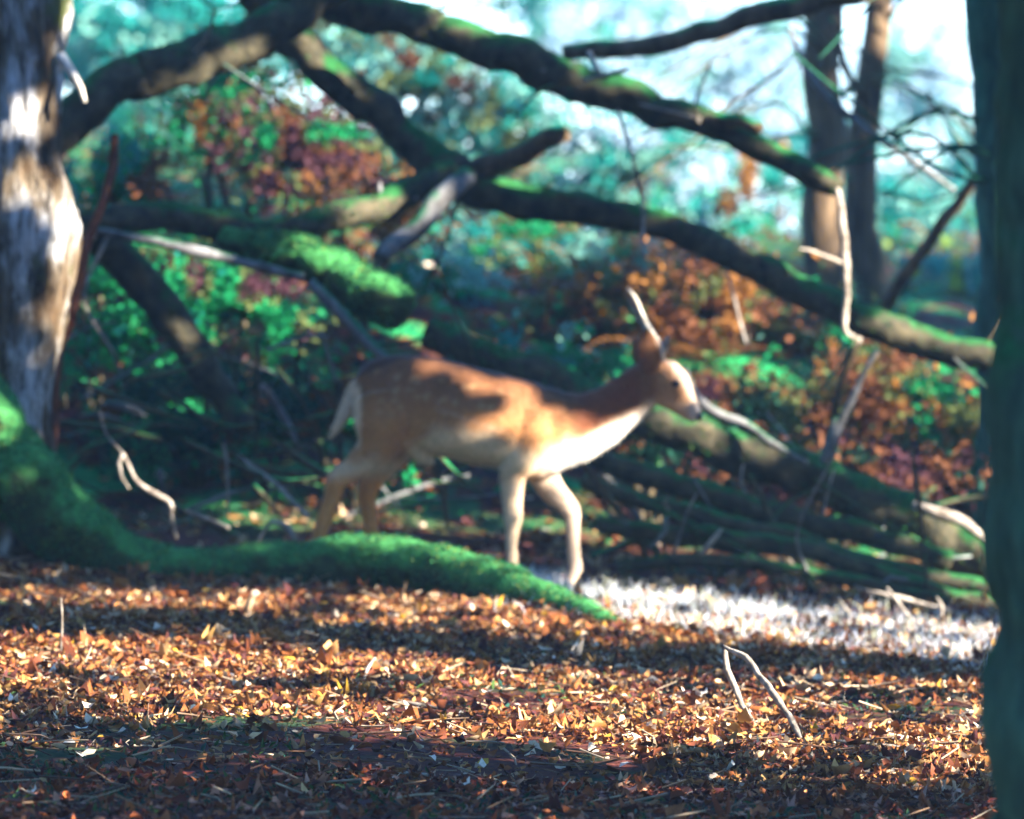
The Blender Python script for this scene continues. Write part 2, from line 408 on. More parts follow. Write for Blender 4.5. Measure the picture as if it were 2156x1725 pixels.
def moss_blades(name, V, n, size, parent, seg, bright=False):
    """short moss shoots standing on the upper side of a limb"""
    V = np.asarray(V); cen = V.mean(0)
    Vr = V[:-2].reshape(-1, seg, 3); ri = rng.integers(0, len(Vr) - 1, n); ci = rng.integers(0, seg, n); u = rng.uniform(0, 1, (n, 1)); w_ = rng.uniform(0, 1, (n, 1))
    p = (Vr[ri, ci] * (1 - u) + Vr[ri + 1, ci] * u) * (1 - w_) + (Vr[ri, (ci + 1) % seg] * (1 - u) + Vr[ri + 1, (ci + 1) % seg] * u) * w_ + rng.normal(0, .006, (n, 3))
    p = p[vnoise(p[:, 0] * 9, p[:, 2] * 9 + p[:, 1] * 5, 61) > .37]; n = len(p)
    cols = np.array([[.02, .16, .05], [.05, .22, .075], [.14, .21, .045], [.012, .09, .04]] if bright else [[.02, .10, .025], [.05, .09, .015], [.008, .07, .03], [.03, .035, .012]])[rng.integers(0, 4, n)] * rng.uniform(.6, 1.2, (n, 1))
    me = foliage_mesh(name, p, rng.uniform(size * .5, size, n), cols, .35)
    return tag(obj(name, me, M['mossleaf'], parent, False), kind='stuff')
moss_blades('moss', V, 34000, .022, root_o, 40, True)
# bare stub and a small twig on the trunk
tube('twig', [P(128, 120, -.4), P(150, 150, -.45), P(170, 185, -.5), P(178, 215, -.5)], [.022, .016, .013, .009], M['peeled'], tree, seg=8, amp=.15)
# crown and limbs above the frame
def crown(name, center, radii, n, size, cols, parent, hollow=.5, mask=None):
    d = rand_dirs(n); r = rng.uniform(hollow, 1, n) ** .6
    p = np.asarray(center) + d * r[:, None] * np.asarray(radii)
    lump = vnoise(p[:, 0] * 1.1, p[:, 2] * 1.1 + p[:, 1] * .7, 77); p = p[lump > .33]
    n = len(p)
    cc = np.asarray(cols)[rng.integers(0, len(cols), n)] * rng.uniform(.6, 1.3, (n, 1))
    return obj(name, foliage_mesh(name, p, rng.uniform(size * .6, size * 1.3, n), cc), M['foliage'], parent, False)
top = P(66, -420, YT)
tube('limb', [top + [0, 0, -.3], top + [-.3, .2, 1.2], top + [-1.0, .6, 2.6], top + [-1.6, 1, 4]], [.16, .13, .09, .04], M['bark_pale'], tree, seg=14, amp=.15, step=.1)
tube('limb', [top + [0, 0, -.3], top + [.25, .3, 1.3], top + [.6, .2, 2.6], top + [.9, .5, 4.2]], [.14, .11, .07, .03], M['bark_pale'], tree, seg=14, amp=.15, step=.1)
crown('crown', (-1.6, 0, 8.6), (3.2, 4.5, 1.9), 7000, .2, [[.08, .13, .03], [.05, .12, .03], [.2, .14, .03]], tree, hollow=0)

# ------------------------------------------------------------------ the deer
def DP(cx, cy, y=0.0):                       # measured on an enlargement of the animal
    return P(603.7 + cx * .44, 534.7 + cy * .44, y)
CS = .44 * K * 26                            # metres per enlargement unit
def loft(stations):
    """torso: (cx, top, bottom, half width) sections"""
    st = []
    for i in range(len(stations) - 1):
        a_, b_ = np.array(stations[i], float), np.array(stations[i + 1], float)
        for j in range(4): st.append(a_ + (b_ - a_) * j / 4)
    st.append(np.array(stations[-1], float)); seg = 28; V = []; F = []; L = []
    for cx, t, bt, wd in st:
        c = DP(cx, (t + bt) / 2); hz = (bt - t) / 2 * CS
        for k in range(seg):
            th = 2 * math.pi * k / seg; s_, c_ = math.sin(th), math.cos(th)
            wz = 1 - .25 * max(0, s_) ** 2 * 0
            V.append(c + [0, wd * c_ * (1 - .18 * s_), hz * s_])
    n_ = len(st)
    for i in range(n_ - 1):
        for k in range(seg):
            k2 = (k + 1) % seg; F += [i * seg + k, i * seg + k2, (i + 1) * seg + k2, (i + 1) * seg + k]; L.append(4)
    F += list(range(seg))[::-1]; L.append(seg); F += [(n_ - 1) * seg + k for k in range(seg)]; L.append(seg)
    return np.array(V), F, L
pieces = [loft([(330, 600, 790, .03), (345, 560, 840, .065), (390, 515, 890, .092), (470, 488, 925, .112), (560, 482, 945, .118), (700, 494, 965, .125), (850, 528, 995, .142), (1000, 566, 1030, .148), (1110, 594, 1058, .14), (1210, 622, 1072, .122), (1290, 655, 1055, .098), (1350, 700, 1010, .07), (1380, 760, 940, .04)])]
def limb(pts, flat=1.0):
    pieces.append(tube_data([DP(a_, b_, c_) for a_, b_, c_, d_ in pts], [d_ for *_, d_ in pts], seg=20, step=.02, flat=flat))
# neck and head (flat = side-to-side squash)
limb([(1190, 830, 0, .17), (1290, 840, 0, .17), (1385, 830, 0, .148), (1480, 798, 0, .125), (1575, 740, 0, .108), (1655, 672, 0, .098), (1725, 618, 0, .092), (1780, 600, 0, .07)], .62)
limb([(1738, 575, 0, .05), (1770, 590, 0, .083), (1815, 622, 0, .094), (1855, 662, 0, .084), (1892, 706, 0, .062), (1925, 742, 0, .048), (1950, 768, 0, .039), (1966, 784, 0, .026)], .62)
limb([(1820, 560, 0, .05), (1872, 600, 0, .045), (1905, 660, 0, .032)], 1.0)         # brow
# near (right) fore leg
limb([(1190, 760, -.075, .07), (1175, 880, -.085, .085), (1120, 985, -.085, .075), (1083, 1050, -.08, .056), (1078, 1130, -.078, .048), (1080, 1210, -.076, .040), (1082, 1262, -.075, .041), (1077, 1325, -.075, .029), (1074, 1400, -.075, .0245), (1078, 1465, -.075, .025), (1082, 1500, -.075, .021), (1088, 1535, -.075, .022)], .8)
# far fore leg, lifted forward
limb([(1200, 900, .075, .085), (1215, 1020, .08, .07), (1262, 1120, .08, .056), (1325, 1186, .08, .046), (1362, 1232, .08, .039), (1368, 1290, .08, .031), (1370, 1380, .08, .028), (1374, 1450, .08, .028), (1380, 1500, .08, .031), (1362, 1545, .08, .026), (1345, 1580, .08, .025)], .8)
# near hind leg
limb([(430, 680, -.065, .10), (455, 800, -.085, .115), (440, 910, -.085, .092), (375, 985, -.08, .066), (296, 1045, -.075, .047), (240, 1085, -.075, .043), (218, 1165, -.075, .035), (190, 1250, -.075, .034), (165, 1320, -.075, .032), (142, 1395, -.075, .029), (122, 1460, -.075, .028), (118, 1500, -.075, .025), (135, 1540, -.075, .025)], .75)
# far hind leg
limb([(500, 800, .07, .10), (520, 910, .08, .085), (470, 1000, .08, .062), (415, 1075, .078, .05), (390, 1130, .078, .043), (388, 1200, .078, .036), (400, 1290, .078, .031), (415, 1390, .078, .028), (425, 1470, .078, .027), (435, 1505, .078, .025), (452, 1545, .078, .025)], .75)
# stifle fold, sheath, tail
limb([(560, 880, -.07, .05), (600, 930, -.03, .04), (660, 968, 0, .035)])
limb([(620, 945, 0, .03), (675, 985, 0, .028), (697, 1008, 0, .014)])
limb([(350, 615, 0, .035), (318, 680, 0, .036), (285, 750, 0, .032), (245, 825, 0, .021), (205, 880, 0, .008)], .6)
# ears: thin leaf-shaped blades
def ear(base, tip, y0, y1, wid):
    a_, b_ = DP(*base, y0), DP(*tip, y1)
    pts = [a_ + (b_ - a_) * t for t in (0, .25, .5, .75, .92, 1)]
    r_ = [wid * f for f in (.5, .9, 1, .72, .36, .12)]
    V, F, L = tube_data(pts, r_, seg=16, step=.012, flat=.30); pieces.append((V, F, L))
ear((1752, 560), (1722, 352), -.045, -.12, .052)
ear((1735, 555), (1668, 400), .045, .12, .042)
# one continuous skin: union by voxel remesh, then smoothing
vs, fs, ls, off = [], [], [], 0
for V, F, L in pieces:
    vs.append(V); fs += [f + off for f in F]; ls += L; off += len(V)
tmp = bpy.data.objects.new('tmp_deer', mesh_np('tmp_deer', np.concatenate(vs), fs, ls)); C.objects.link(tmp)
md = tmp.modifiers.new('r', 'REMESH'); md.mode = 'VOXEL'; md.voxel_size = .0075
ms_ = tmp.modifiers.new('s', 'SMOOTH'); ms_.factor = .5; ms_.iterations = 7
dg = bpy.context.evaluated_depsgraph_get(); dg.update()
bodyme = bpy.data.meshes.new_from_object(tmp.evaluated_get(dg)); bodyme.name = 'body'
bpy.data.objects.remove(tmp)
nv = len(bodyme.vertices); co = np.empty(nv * 3, np.float32); bodyme.vertices.foreach_get('co', co); co = co.reshape(-1, 3).astype(float)
nrm = np.empty(nv * 3, np.float32); bodyme.vertices.foreach_get('normal', nrm); nrm = nrm.reshape(-1, 3)
vx, vy = to_view(co); cx, cy = (vx - 603.7) / .44, (vy - 534.7) / .44
brown, rust, buff, white, black = map(np.array, ([.20, .080, .030], [.44, .19, .06], [.66, .47, .28], [.80, .74, .66], [.03, .02, .018]))
def lerp(c, d, t): return c + (d - c) * np.clip(t, 0, 1)[:, None]
belly_y = np.interp(cx, [300, 560, 700, 850, 1000, 1150, 1250, 1330, 1420, 1560, 1700, 1800, 2000], [1010, 975, 850, 845, 880, 950, 950, 900, 880, 800, 735, 700, 720])
hmix = sstep(-60, 45, cy - belly_y + 40 * (vnoise(co[:, 0] * 25, co[:, 2] * 25, 5) - .5))
col = np.tile(rust, (nv, 1)); 
col = lerp(col, brown, 1 - sstep(540, 900, cy - (cx - 600) * .16))            # darker saddle
col = lerp(col, buff, hmix)
legs = sstep(1010, 1120, cy)
col = lerp(col, np.array([.50, .20, .05]), legs)
chest = sstep(1180, 1330, cx) * sstep(-20, 50, cy - belly_y); col = lerp(col, white, chest * .8)  # pale chest fur, whitened further for its sun highlight
col = lerp(col, np.array([.60, .42, .26]), legs * sstep(950, 1010, cx))
fore = sstep(1100, 1160, cx) * sstep(1040, 1120, cy) * (co[:, 1] > 0); col = lerp(col, np.array([.46, .33, .23]), fore)  # weaker sun on the far fore leg put into its coat colour
neck = sstep(1330, 1430, cx) * sstep(1720, 1660, cx) * (1 - sstep(-40, 10, cy - belly_y)); col = lerp(col, np.array([.18, .05, .018]), neck * .85)
face = sstep(1740, 1800, cx) * sstep(470, 560, cy); col = lerp(col, np.array([.36, .17, .07]), face * .8)  # cheek shade put into the coat colour
fh = sstep(-25, 10, (cx - 1830) - (cy - 520) * .62) * sstep(1745, 1800, cx) * (cy < 800); col = lerp(col, np.array([.55, .42, .3]), fh * .7)  # sunlit forehead put into the coat colour
snout = sstep(1900, 1945, cx) * sstep(690, 740, cy); col = lerp(col, np.array([.45, .38, .33]), snout * .7)
rumpw = sstep(372, 345, cx) * sstep(600, 660, cy) * sstep(960, 880, cy) ; col = lerp(col, buff * 1.15, rumpw)
tl = sstep(345, 325, cx) * (cy < 900) * (cy > 600) ; col = lerp(col, buff, tl * sstep(-.02, .0, (cx - np.interp(cy, [620, 880], [295, 195])) / 1000.)); 
col = lerp(col, black * 3.5, .8 * tl * (1 - sstep(-30, -12, cx - np.interp(cy, [620, 720, 880], [318, 280, 208]))))
dors = 1 - sstep(8, 30, cy - np.interp(cx, [330, 560, 700, 850, 1000, 1210, 1350], [575, 482, 494, 528, 566, 622, 690])); col = lerp(col, np.array([.07, .03, .016]), dors * sstep(1420, 1300, cx) * .8)
for k in range(46):                                   # pale coat spots on the flank and haunch
    sx_, sy_ = random.uniform(420, 1120), 0
    sy_ = np.interp(sx_, [420, 1120], [560, 690]) + random.choice([0, 70, 140, 205]) + random.uniform(-18, 18)
    d2 = ((cx - sx_) / 17) ** 2 + ((cy - sy_) / 13) ** 2
    col = lerp(col, np.array([.50, .30, .13]), np.exp(-d2 ** 2) * .3)
sun_streak = np.exp(-((cy - np.interp(cx, [700, 760, 900, 1060], [740, 752, 806, 850])) / 11) ** 2) * sstep(690, 730, cx) * sstep(1080, 1030, cx); col = lerp(col, np.array([.72, .6, .45]), sun_streak * .12)  # grazing sun along the flank painted as a pale streak
col *= (1 + .25 * (vnoise(co[:, 0] * 90 + co[:, 1] * 40, co[:, 2] * 60, 9) - .5))[:, None]
ca = bodyme.color_attributes.new('Col', 'FLOAT_COLOR', 'POINT'); c4 = np.ones((nv, 4), np.float32); c4[:, :3] = col; ca.data.foreach_set('color', c4.ravel())
m, n, l, b = mat_base('coat', .75, .15); M['coat'] = m
at_ = n.new('ShaderNodeAttribute'); at_.attribute_name = 'Col'
t = tex(n, l, 140, 3, (1, 1, .5)); r = ramp(n, [(.3, (.75,) * 3), (.7, (1.15,) * 3)]); l.new(t.outputs[0], r.inputs[0])
mx = n.new('ShaderNodeMix'); mx.data_type = 'RGBA'; mx.blend_type = 'MULTIPLY'; mx.inputs[0].default_value = 1
l.new(at_.outputs['Color'], mx.inputs[6]); l.new(r.outputs[0], mx.inputs[7]); l.new(mx.outputs[2], b.inputs['Base Color'])
b.inputs['Sheen Weight'].default_value = .15; b.inputs['Sheen Roughness'].default_value = .35; b.inputs['Specular IOR Level'].default_value = .12; b.inputs['Roughness'].default_value = .6
bump(n, l, b, t.outputs[0], .5, .006)
nf = 90000
ip = rng.integers(0, nv, nf); nn = nrm[ip].astype(float)
flow = np.tile([-.75, 0, -.55], (nf, 1)); flow[cy[ip] > 1080] = [-.1, 0, -1]; flow -= nn * (flow * nn).sum(1)[:, None]
fd = flow / (np.linalg.norm(flow, axis=1)[:, None] + 1e-6) + nn * .38 + rng.normal(0, .22, (nf, 3)); fd /= np.linalg.norm(fd, axis=1)[:, None]
fl = rng.uniform(.010, .022, nf) * np.where(cx[ip] > 1740, .5, 1) * np.where(cy[ip] > 1080, .55, 1); fw = np.cross(fd, nn); fw /= np.linalg.norm(fw, axis=1)[:, None] + 1e-6
fp = co[ip] + rng.normal(0, .003, (nf, 3)) - nn * .002
v = np.empty((nf, 3, 3)); v[:, 0] = fp - fw * .0014; v[:, 1] = fp + fw * .0014; v[:, 2] = fp + fd * fl[:, None]
furme = mesh_np('fur', v, np.arange(nf * 3), np.full(nf, 3), np.repeat(col[ip] * rng.uniform(.7, 1.25, (nf, 1)), 3, 0))
m, n, l, b = mat_base('horn', .45, .4); b.inputs['Base Color'].default_value = (.015, .012, .01, 1); M['horn'] = m
deer = empty('deer', DP(1000, 1550, 0), 'young brown fallow deer with spike antlers walking right behind the mossy root', 'deer')
body_o = obj('body', bodyme, M['coat'], deer)
tag(obj('fur', furme, M['coat'], body_o, False), kind='stuff'); body_o.matrix_parent_inverse = Matrix.Translation(-Vector(deer.location))
an = tube('antler', [DP(1796, 505, -.035), DP(1786, 435, -.04), DP(1742, 372, -.055), DP(1702, 292, -.065), DP(1664, 205, -.06), DP(1630, 162, -.05)], [.0115, .0095, .0115, .007, .008, .003], M['peeled'], deer, seg=10, step=.02, amp=.18, freq=30)
tube('brow_tine', [DP(1800, 478, -.036), DP(1818, 430, -.03), DP(1822, 396, -.028)], [.011, .014, .009], M['twig'], an, seg=8, step=.015, amp=.1, freq=30)
an = tube('antler', [DP(1778, 505, .035), DP(1762, 430, .05), DP(1715, 365, .08), DP(1670, 285, .09), DP(1640, 225, .09), DP(1622, 180, .08)], [.010, .008, .008, .006, .006, .003], M['twig'], deer, seg=10, step=.02, amp=.18, freq=30)
def ball(name, c, r3, mat, parent, seg=14):
    bm = bmesh.new(); bmesh.ops.create_uvsphere(bm, u_segments=seg, v_segments=seg // 2 + 2, radius=1)
    me = bpy.data.meshes.new(name)
    for v in bm.verts: v.co = Vector((v.co.x * r3[0], v.co.y * r3[1], v.co.z * r3[2])) + Vector(c)
    bm.to_mesh(me); bm.free(); return obj(name, me, mat, parent)
for s_ in (-1, 1): ball('eye', DP(1862, 622, s_ * .052), (.020, .012, .015), M['horn'], deer)
ball('nose', DP(1972, 778, 0), (.018, .024, .020), M['horn'], deer)
for hx, hy, hyy in ((1090, 1540, -.075), (1348, 1584, .08), (140, 1545, -.075), (456, 1550, .078)):
    hp = DP(hx, hy, hyy)
    for s_ in (-1, 1):
        tube('hoof', [hp + [-.004, s_ * .012, .02], hp + [.006, s_ * .013, -.005], hp + [.02, s_ * .012, -.024]], [.015, .016, .011], M['horn'], deer, seg=10, step=.01)

# ------------------------------------------------------------------ fallen limbs and logs
def branch(name, pts, mat, label, cat='branch', amp=.16, seg=16, moss=0, group=None, step=.04, freq=7, sub=(), seed=None, twigs=0):
    """pts: (vx, vy, depth, half thickness in layout units); sub: (kind, pts, material) side pieces"""
    p = [P(a_, b_, c_) for a_, b_, c_, d_ in pts]; r_ = [max(d_ * K * (c_ + 26), .004) for a_, b_, c_, d_ in pts]
    root = empty(name, p[0], label, cat, group)
    V, F, L = tube_data(p, r_, seg=seg, step=step, amp=amp, freq=freq, seed=seed or random.randint(1, 99))
    st = obj('stem', mesh_np('stem', V, F, L), mat, root)
    if moss: moss_blades('moss', V, moss, .035, st, seg, mat is M['moss'])
    for _ in range(twigs):
        i_ = random.randrange(len(p) - 1); q_ = p[i_] + (p[i_ + 1] - p[i_]) * random.random()
        dr = np.array([random.gauss(.1, .6), random.gauss(-.2, .5), random.choice([random.gauss(-.9, .3), random.gauss(.5, .4)])]); ln_ = random.choice([.08, .12, .2, .35, .6])
        e1 = q_ + dr * ln_ * .5 + np.array([random.gauss(0, .1), 0, random.gauss(0, .1)]) * ln_; e2 = q_ + dr * ln_ + np.array([random.gauss(0, .25), 0, random.gauss(0, .2)]) * ln_
        t0 = .016 if ln_ < .15 else .009
        tube('twig', [q_, e1, e2], [t0, t0 * .75, t0 * .4], random.choice([M['twig'], M['twig_dark'], M['bark_grey']]), root, seg=6, step=.04, amp=.25, freq=14, seed=random.randint(1, 99))
    for kind, sp_, sm in sub:
        tube(kind, [P(a_, b_, c_) for a_, b_, c_, d_ in sp_], [max(d_ * K * (c_ + 26), .003) for a_, b_, c_, d_ in sp_], sm, root, seg=8, step=.05, amp=.2, freq=12, seed=random.randint(1, 99))
    return root
bd, bgx = M['bark_dark'], M['bark_grey']
branch(twigs=6, name='leaning_limb', pts= [(60, 330, 1.5, 46), (200, 215, 1.6, 48), (330, 150, 1.7, 50), (460, 105, 1.8, 46), (590, 40, 1.9, 50), (720, -60, 2.0, 46), (900, -220, 2.1, 40)], mat=bd, label='thick dark limb rising from behind the left trunk to the top edge', moss=1600, amp=.24)
branch(twigs=14, name='arching_limb', pts= [(480, -130, 2.6, 40), (620, -20, 2.5, 42), (760, 25, 2.4, 40), (900, 58, 2.4, 40), (1060, 112, 2.3, 42), (1220, 178, 2.3, 40), (1370, 225, 2.2, 34), (1520, 275, 2.1, 30), (1640, 330, 2.0, 26), (1730, 380, 1.9, 24), (1766, 396, 1.9, 20)], mat=M['bark_dark'],
       label='upper arching limb with a broken-off end above the bare white twig', moss=1600, amp=.24,
       sub=[('stub', [(1480, 258, 2.1, 16), (1540, 255, 2.0, 14), (1600, 270, 1.9, 13)], M['bark_brown']),
            ('twig', [(1240, 110, 2.2, 5), (1255, 140, 2.1, 5), (1270, 165, 2.1, 4)], M['twig']), ('twig', [(1228, 170, 2.1, 5), (1270, 160, 2.1, 5), (1320, 148, 2.0, 4)], M['twig']),
            ('twig', [(1300, 230, 2.1, 4), (1330, 330, 2.0, 4), (1352, 430, 2.0, 4), (1352, 540, 1.9, 4)], M['twig']),
            ('twig', [(1500, 272, 2.1, 4), (1520, 262, 2.1, 3), (1345, 220, 2.0, 3)], M['twig'])])
branch('peeled_twig', [(1762, 398, 1.85, 7), (1774, 470, 1.8, 8), (1779, 560, 1.8, 9), (1784, 620, 1.8, 7.5), (1777, 690, 1.8, 6), (1792, 708, 1.8, 6), (1812, 718, 1.8, 8)], M['twig'], 'bare white peeled twig hanging from the broken limb end', 'twig', amp=.28, freq=14, seg=10, step=.02, twigs=2,
       sub=[('twig', [(1808, 720, 1.8, 7), (1785, 760, 1.85, 7), (1768, 810, 1.85, 7), (1756, 880, 1.9, 9), (1734, 972, 1.9, 10)], M['twig_dark'])])
branch(twigs=14, name='sweeping_limb', pts= [(520, -20, 2.9, 34), (600, 70, 2.9, 36), (700, 160, 2.8, 38), (840, 265, 2.8, 40), (960, 375, 2.7, 42), (1060, 418, 2.7, 36), (1230, 440, 2.6, 32), (1390, 468, 2.6, 30), (1520, 530, 2.5, 32), (1660, 595, 2.5, 34), (1790, 665, 2.4, 36), (1920, 712, 2.4, 34), (2150, 770, 2.3, 34)], mat=M['bark_dark'],
       label='long dark limb sweeping down right across the middle to the right trunk', moss=1600, amp=.24,
       sub=[('stub', [(1000, 365, 2.7, 28), (1100, 318, 2.6, 24), (1160, 290, 2.5, 20), (1195, 278, 2.5, 17)], M['bark_brown'])])
branch(twigs=6, name='mossy_limb', pts= [(120, 500, 1.6, 30), (230, 470, 1.6, 32), (350, 452, 1.7, 32), (470, 478, 1.7, 30), (600, 488, 1.8, 28), (720, 462, 1.9, 30), (850, 410, 2.1, 32), (960, 370, 2.3, 30)], mat=M['bark_dark'], label='mossy dark limb crossing from the left trunk to the sweeping limb', moss=2600, amp=.24)
branch('mossy_stub', [(470, 500, 1.5, 26), (590, 525, 1.4, 38), (690, 560, 1.3, 46), (770, 610, 1.25, 52), (845, 660, 1.2, 46)], M['moss'], 'bright green mossy broken bough pointing down at the deer', moss=6000, amp=.14, seg=24)
branch('propping_limb', [(200, 480, 1.9, 40), (255, 545, 1.9, 42), (330, 635, 1.9, 40), (400, 730, 1.9, 38), (470, 830, 1.9, 32), (520, 900, 1.8, 26)], M['bark_dark'], 'very dark limb slanting steeply down behind the white curled stick', amp=.15)
branch('grey_branch', [(200, 482, 1.1, 9), (300, 503, 1.1, 10), (400, 525, 1.1, 11), (480, 545, 1.15, 11), (640, 582, 1.2, 10)], M['bark_grey'], 'thin pale grey branch slanting from the left trunk', amp=.15, seg=10)
branch('cut_bough', [(985, 372, 2.0, 22), (925, 425, 1.9, 24), (860, 490, 1.8, 22), (800, 545, 1.7, 18)], M['bark_grey'], 'short blue-grey bough hanging below the sweeping limb', amp=.1)
branch('slanting_branch', [(655, 600, 1.0, 12), (720, 665, .95, 14), (770, 715, .9, 12), (830, 770, .8, 9)], M['bark_grey'], 'short grey stick slanting down above the deer rump', amp=.12)
branch('overhanging_branch', [(1190, 112, 4.5, 18), (1320, 100, 4.4, 20), (1450, 74, 4.3, 22), (1600, 34, 4.2, 24), (1760, -10, 4.1, 26), (1900, -60, 4.1, 26)], M['bark_brown'], 'smooth brown branch rising to the top edge at the upper right')
branch('sapling_stem', [(243, 285, .2, 9), (238, 350, .2, 10), (216, 430, .15, 10), (180, 525, .1, 11), (165, 600, .05, 11), (148, 670, 0, 11), (120, 760, 0, 11), (110, 1000, -.05, 12)], M['bark_red'], 'thin reddish sapling stem beside the left trunk', 'sapling', amp=.1, seg=10)
branch(twigs=9, name='great_log', pts= [(900, 705, 1.7, 34), (1060, 760, 1.6, 36), (1200, 815, 1.55, 38), (1400, 900, 1.5, 40), (1560, 955, 1.45, 46), (1750, 1025, 1.4, 48), (1920, 1100, 1.35, 48), (2160, 1205, 1.3, 48)], mat=M['bark_dark'], label='big mossy fallen log sloping down behind the deer head', cat='log', moss=3000, amp=.18, seg=24,
       sub=[('peeled_bark', [(1925, 1062, 1.12, 9), (1970, 1078, 1.1, 13), (2010, 1090, 1.1, 13), (2050, 1118, 1.1, 11), (2090, 1142, 1.1, 9)], M['twig'])])
branch('pale_bough', [(1440, 770, 1.2, 6), (1462, 825, 1.2, 8), (1510, 872, 1.2, 11), (1570, 895, 1.2, 9), (1625, 935, 1.2, 8), (1700, 975, 1.2, 6)], M['bark_grey'], 'pale bent branch lying along the big log beyond the deer nose', amp=.15, seg=10)
for pts, lab in [
    ([(1220, 960, 1.2, 22), (1400, 1010, 1.2, 26), (1600, 1075, 1.15, 26), (1800, 1120, 1.1, 24), (2000, 1175, 1.1, 20)], 'dark log under the big log, topmost of the lower pile'),
    ([(1230, 1010, .9, 16), (1420, 1075, .9, 18), (1640, 1120, .85, 18), (1850, 1190, .8, 18), (2130, 1245, .8, 16)], 'dark log second from the top in the lower pile'),
    ([(1260, 1110, .8, 20), (1460, 1130, .75, 24), (1700, 1160, .75, 22), (1900, 1225, .7, 20), (2140, 1290, .7, 18)], 'dark log lowest in the pile right of the deer'),
    ([(1300, 1190, .5, 12), (1500, 1180, .5, 15), (1750, 1215, .5, 14), (2000, 1270, .45, 12)], 'thin dark pole lying at the foot of the log pile'),
    ([(1340, 1050, .7, 8), (1500, 1130, .7, 9), (1600, 1180, .7, 7)], 'thin pole slanting across the lower log pile')]:
    branch('log', pts, M['bark_dark'], lab, 'log', group='logs in the pile right of the deer', amp=.2, moss=700, twigs=4)
branch('forked_twig', [(1737, 975, 1.1, 13), (1758, 920, 1.1, 12), (1782, 865, 1.1, 9), (1812, 800, 1.1, 7), (1846, 738, 1.1, 5)], M['bark_grey'], 'upright grey forked twig standing on the big log', 'twig', seg=10, amp=.15,
       sub=[('twig', [(1736, 975, 1.1, 8), (1745, 930, 1.1, 6), (1760, 880, 1.1, 5)], M['bark_grey'])])
branch('peeled_stick', [(210, 865, -.15, 2), (225, 915, -.15, 3), (252, 948, -.15, 3.5), (268, 975, -.15, 4.5), (285, 1010, -.15, 5), (320, 1038, -.15, 6), (358, 1058, -.15, 6), (362, 1090, -.15, 4.5), (372, 1135, -.12, 4)], M['twig'], 'white curled stick standing up behind the mossy root', 'stick', seg=8, amp=.3, freq=16, step=.02, twigs=0,
       sub=[('twig', [(262, 955, -.15, 6), (250, 975, -.17, 5), (256, 1005, -.17, 3), (272, 1030, -.15, 2)], M['twig'])])
p1, p2 = G(1582, 1512), G(1690, 1562)
def fg(vx, vy, vyg, vxg):  # point at the depth of a ground contact
    return P(vx, vy, G(vxg, vyg)[1])
def stick(name, pts, yy, mat, label, group=None, cat='stick', sub=()):
    return branch(name, [(a_, b_, yy + e_, d_ * .64) for a_, b_, d_, e_ in pts], mat, label, cat, .3, 10, 0, group, .02, 18,
                  [(k_, [(a_, b_, yy + e_, d_ * .64) for a_, b_, d_, e_ in q_], mm) for k_, q_, mm in sub])
y0 = float(p2[1])
stick('forked_stick', [(1522, 1360, 5, .5), (1545, 1374, 9, .45), (1572, 1386, 11, .4), (1600, 1425, 10, .3), (1630, 1462, 12, .15), (1660, 1508, 11, .05), (1692, 1566, 7, -.05)], y0, M['twig'], 'forked dead stick propped in the leaves at the right',
      sub=[('fork', [(1525, 1362, 8, .5), (1530, 1410, 11, .5), (1548, 1450, 10, .48), (1562, 1485, 10, .45), (1586, 1518, 6, .42)], M['twig'])])
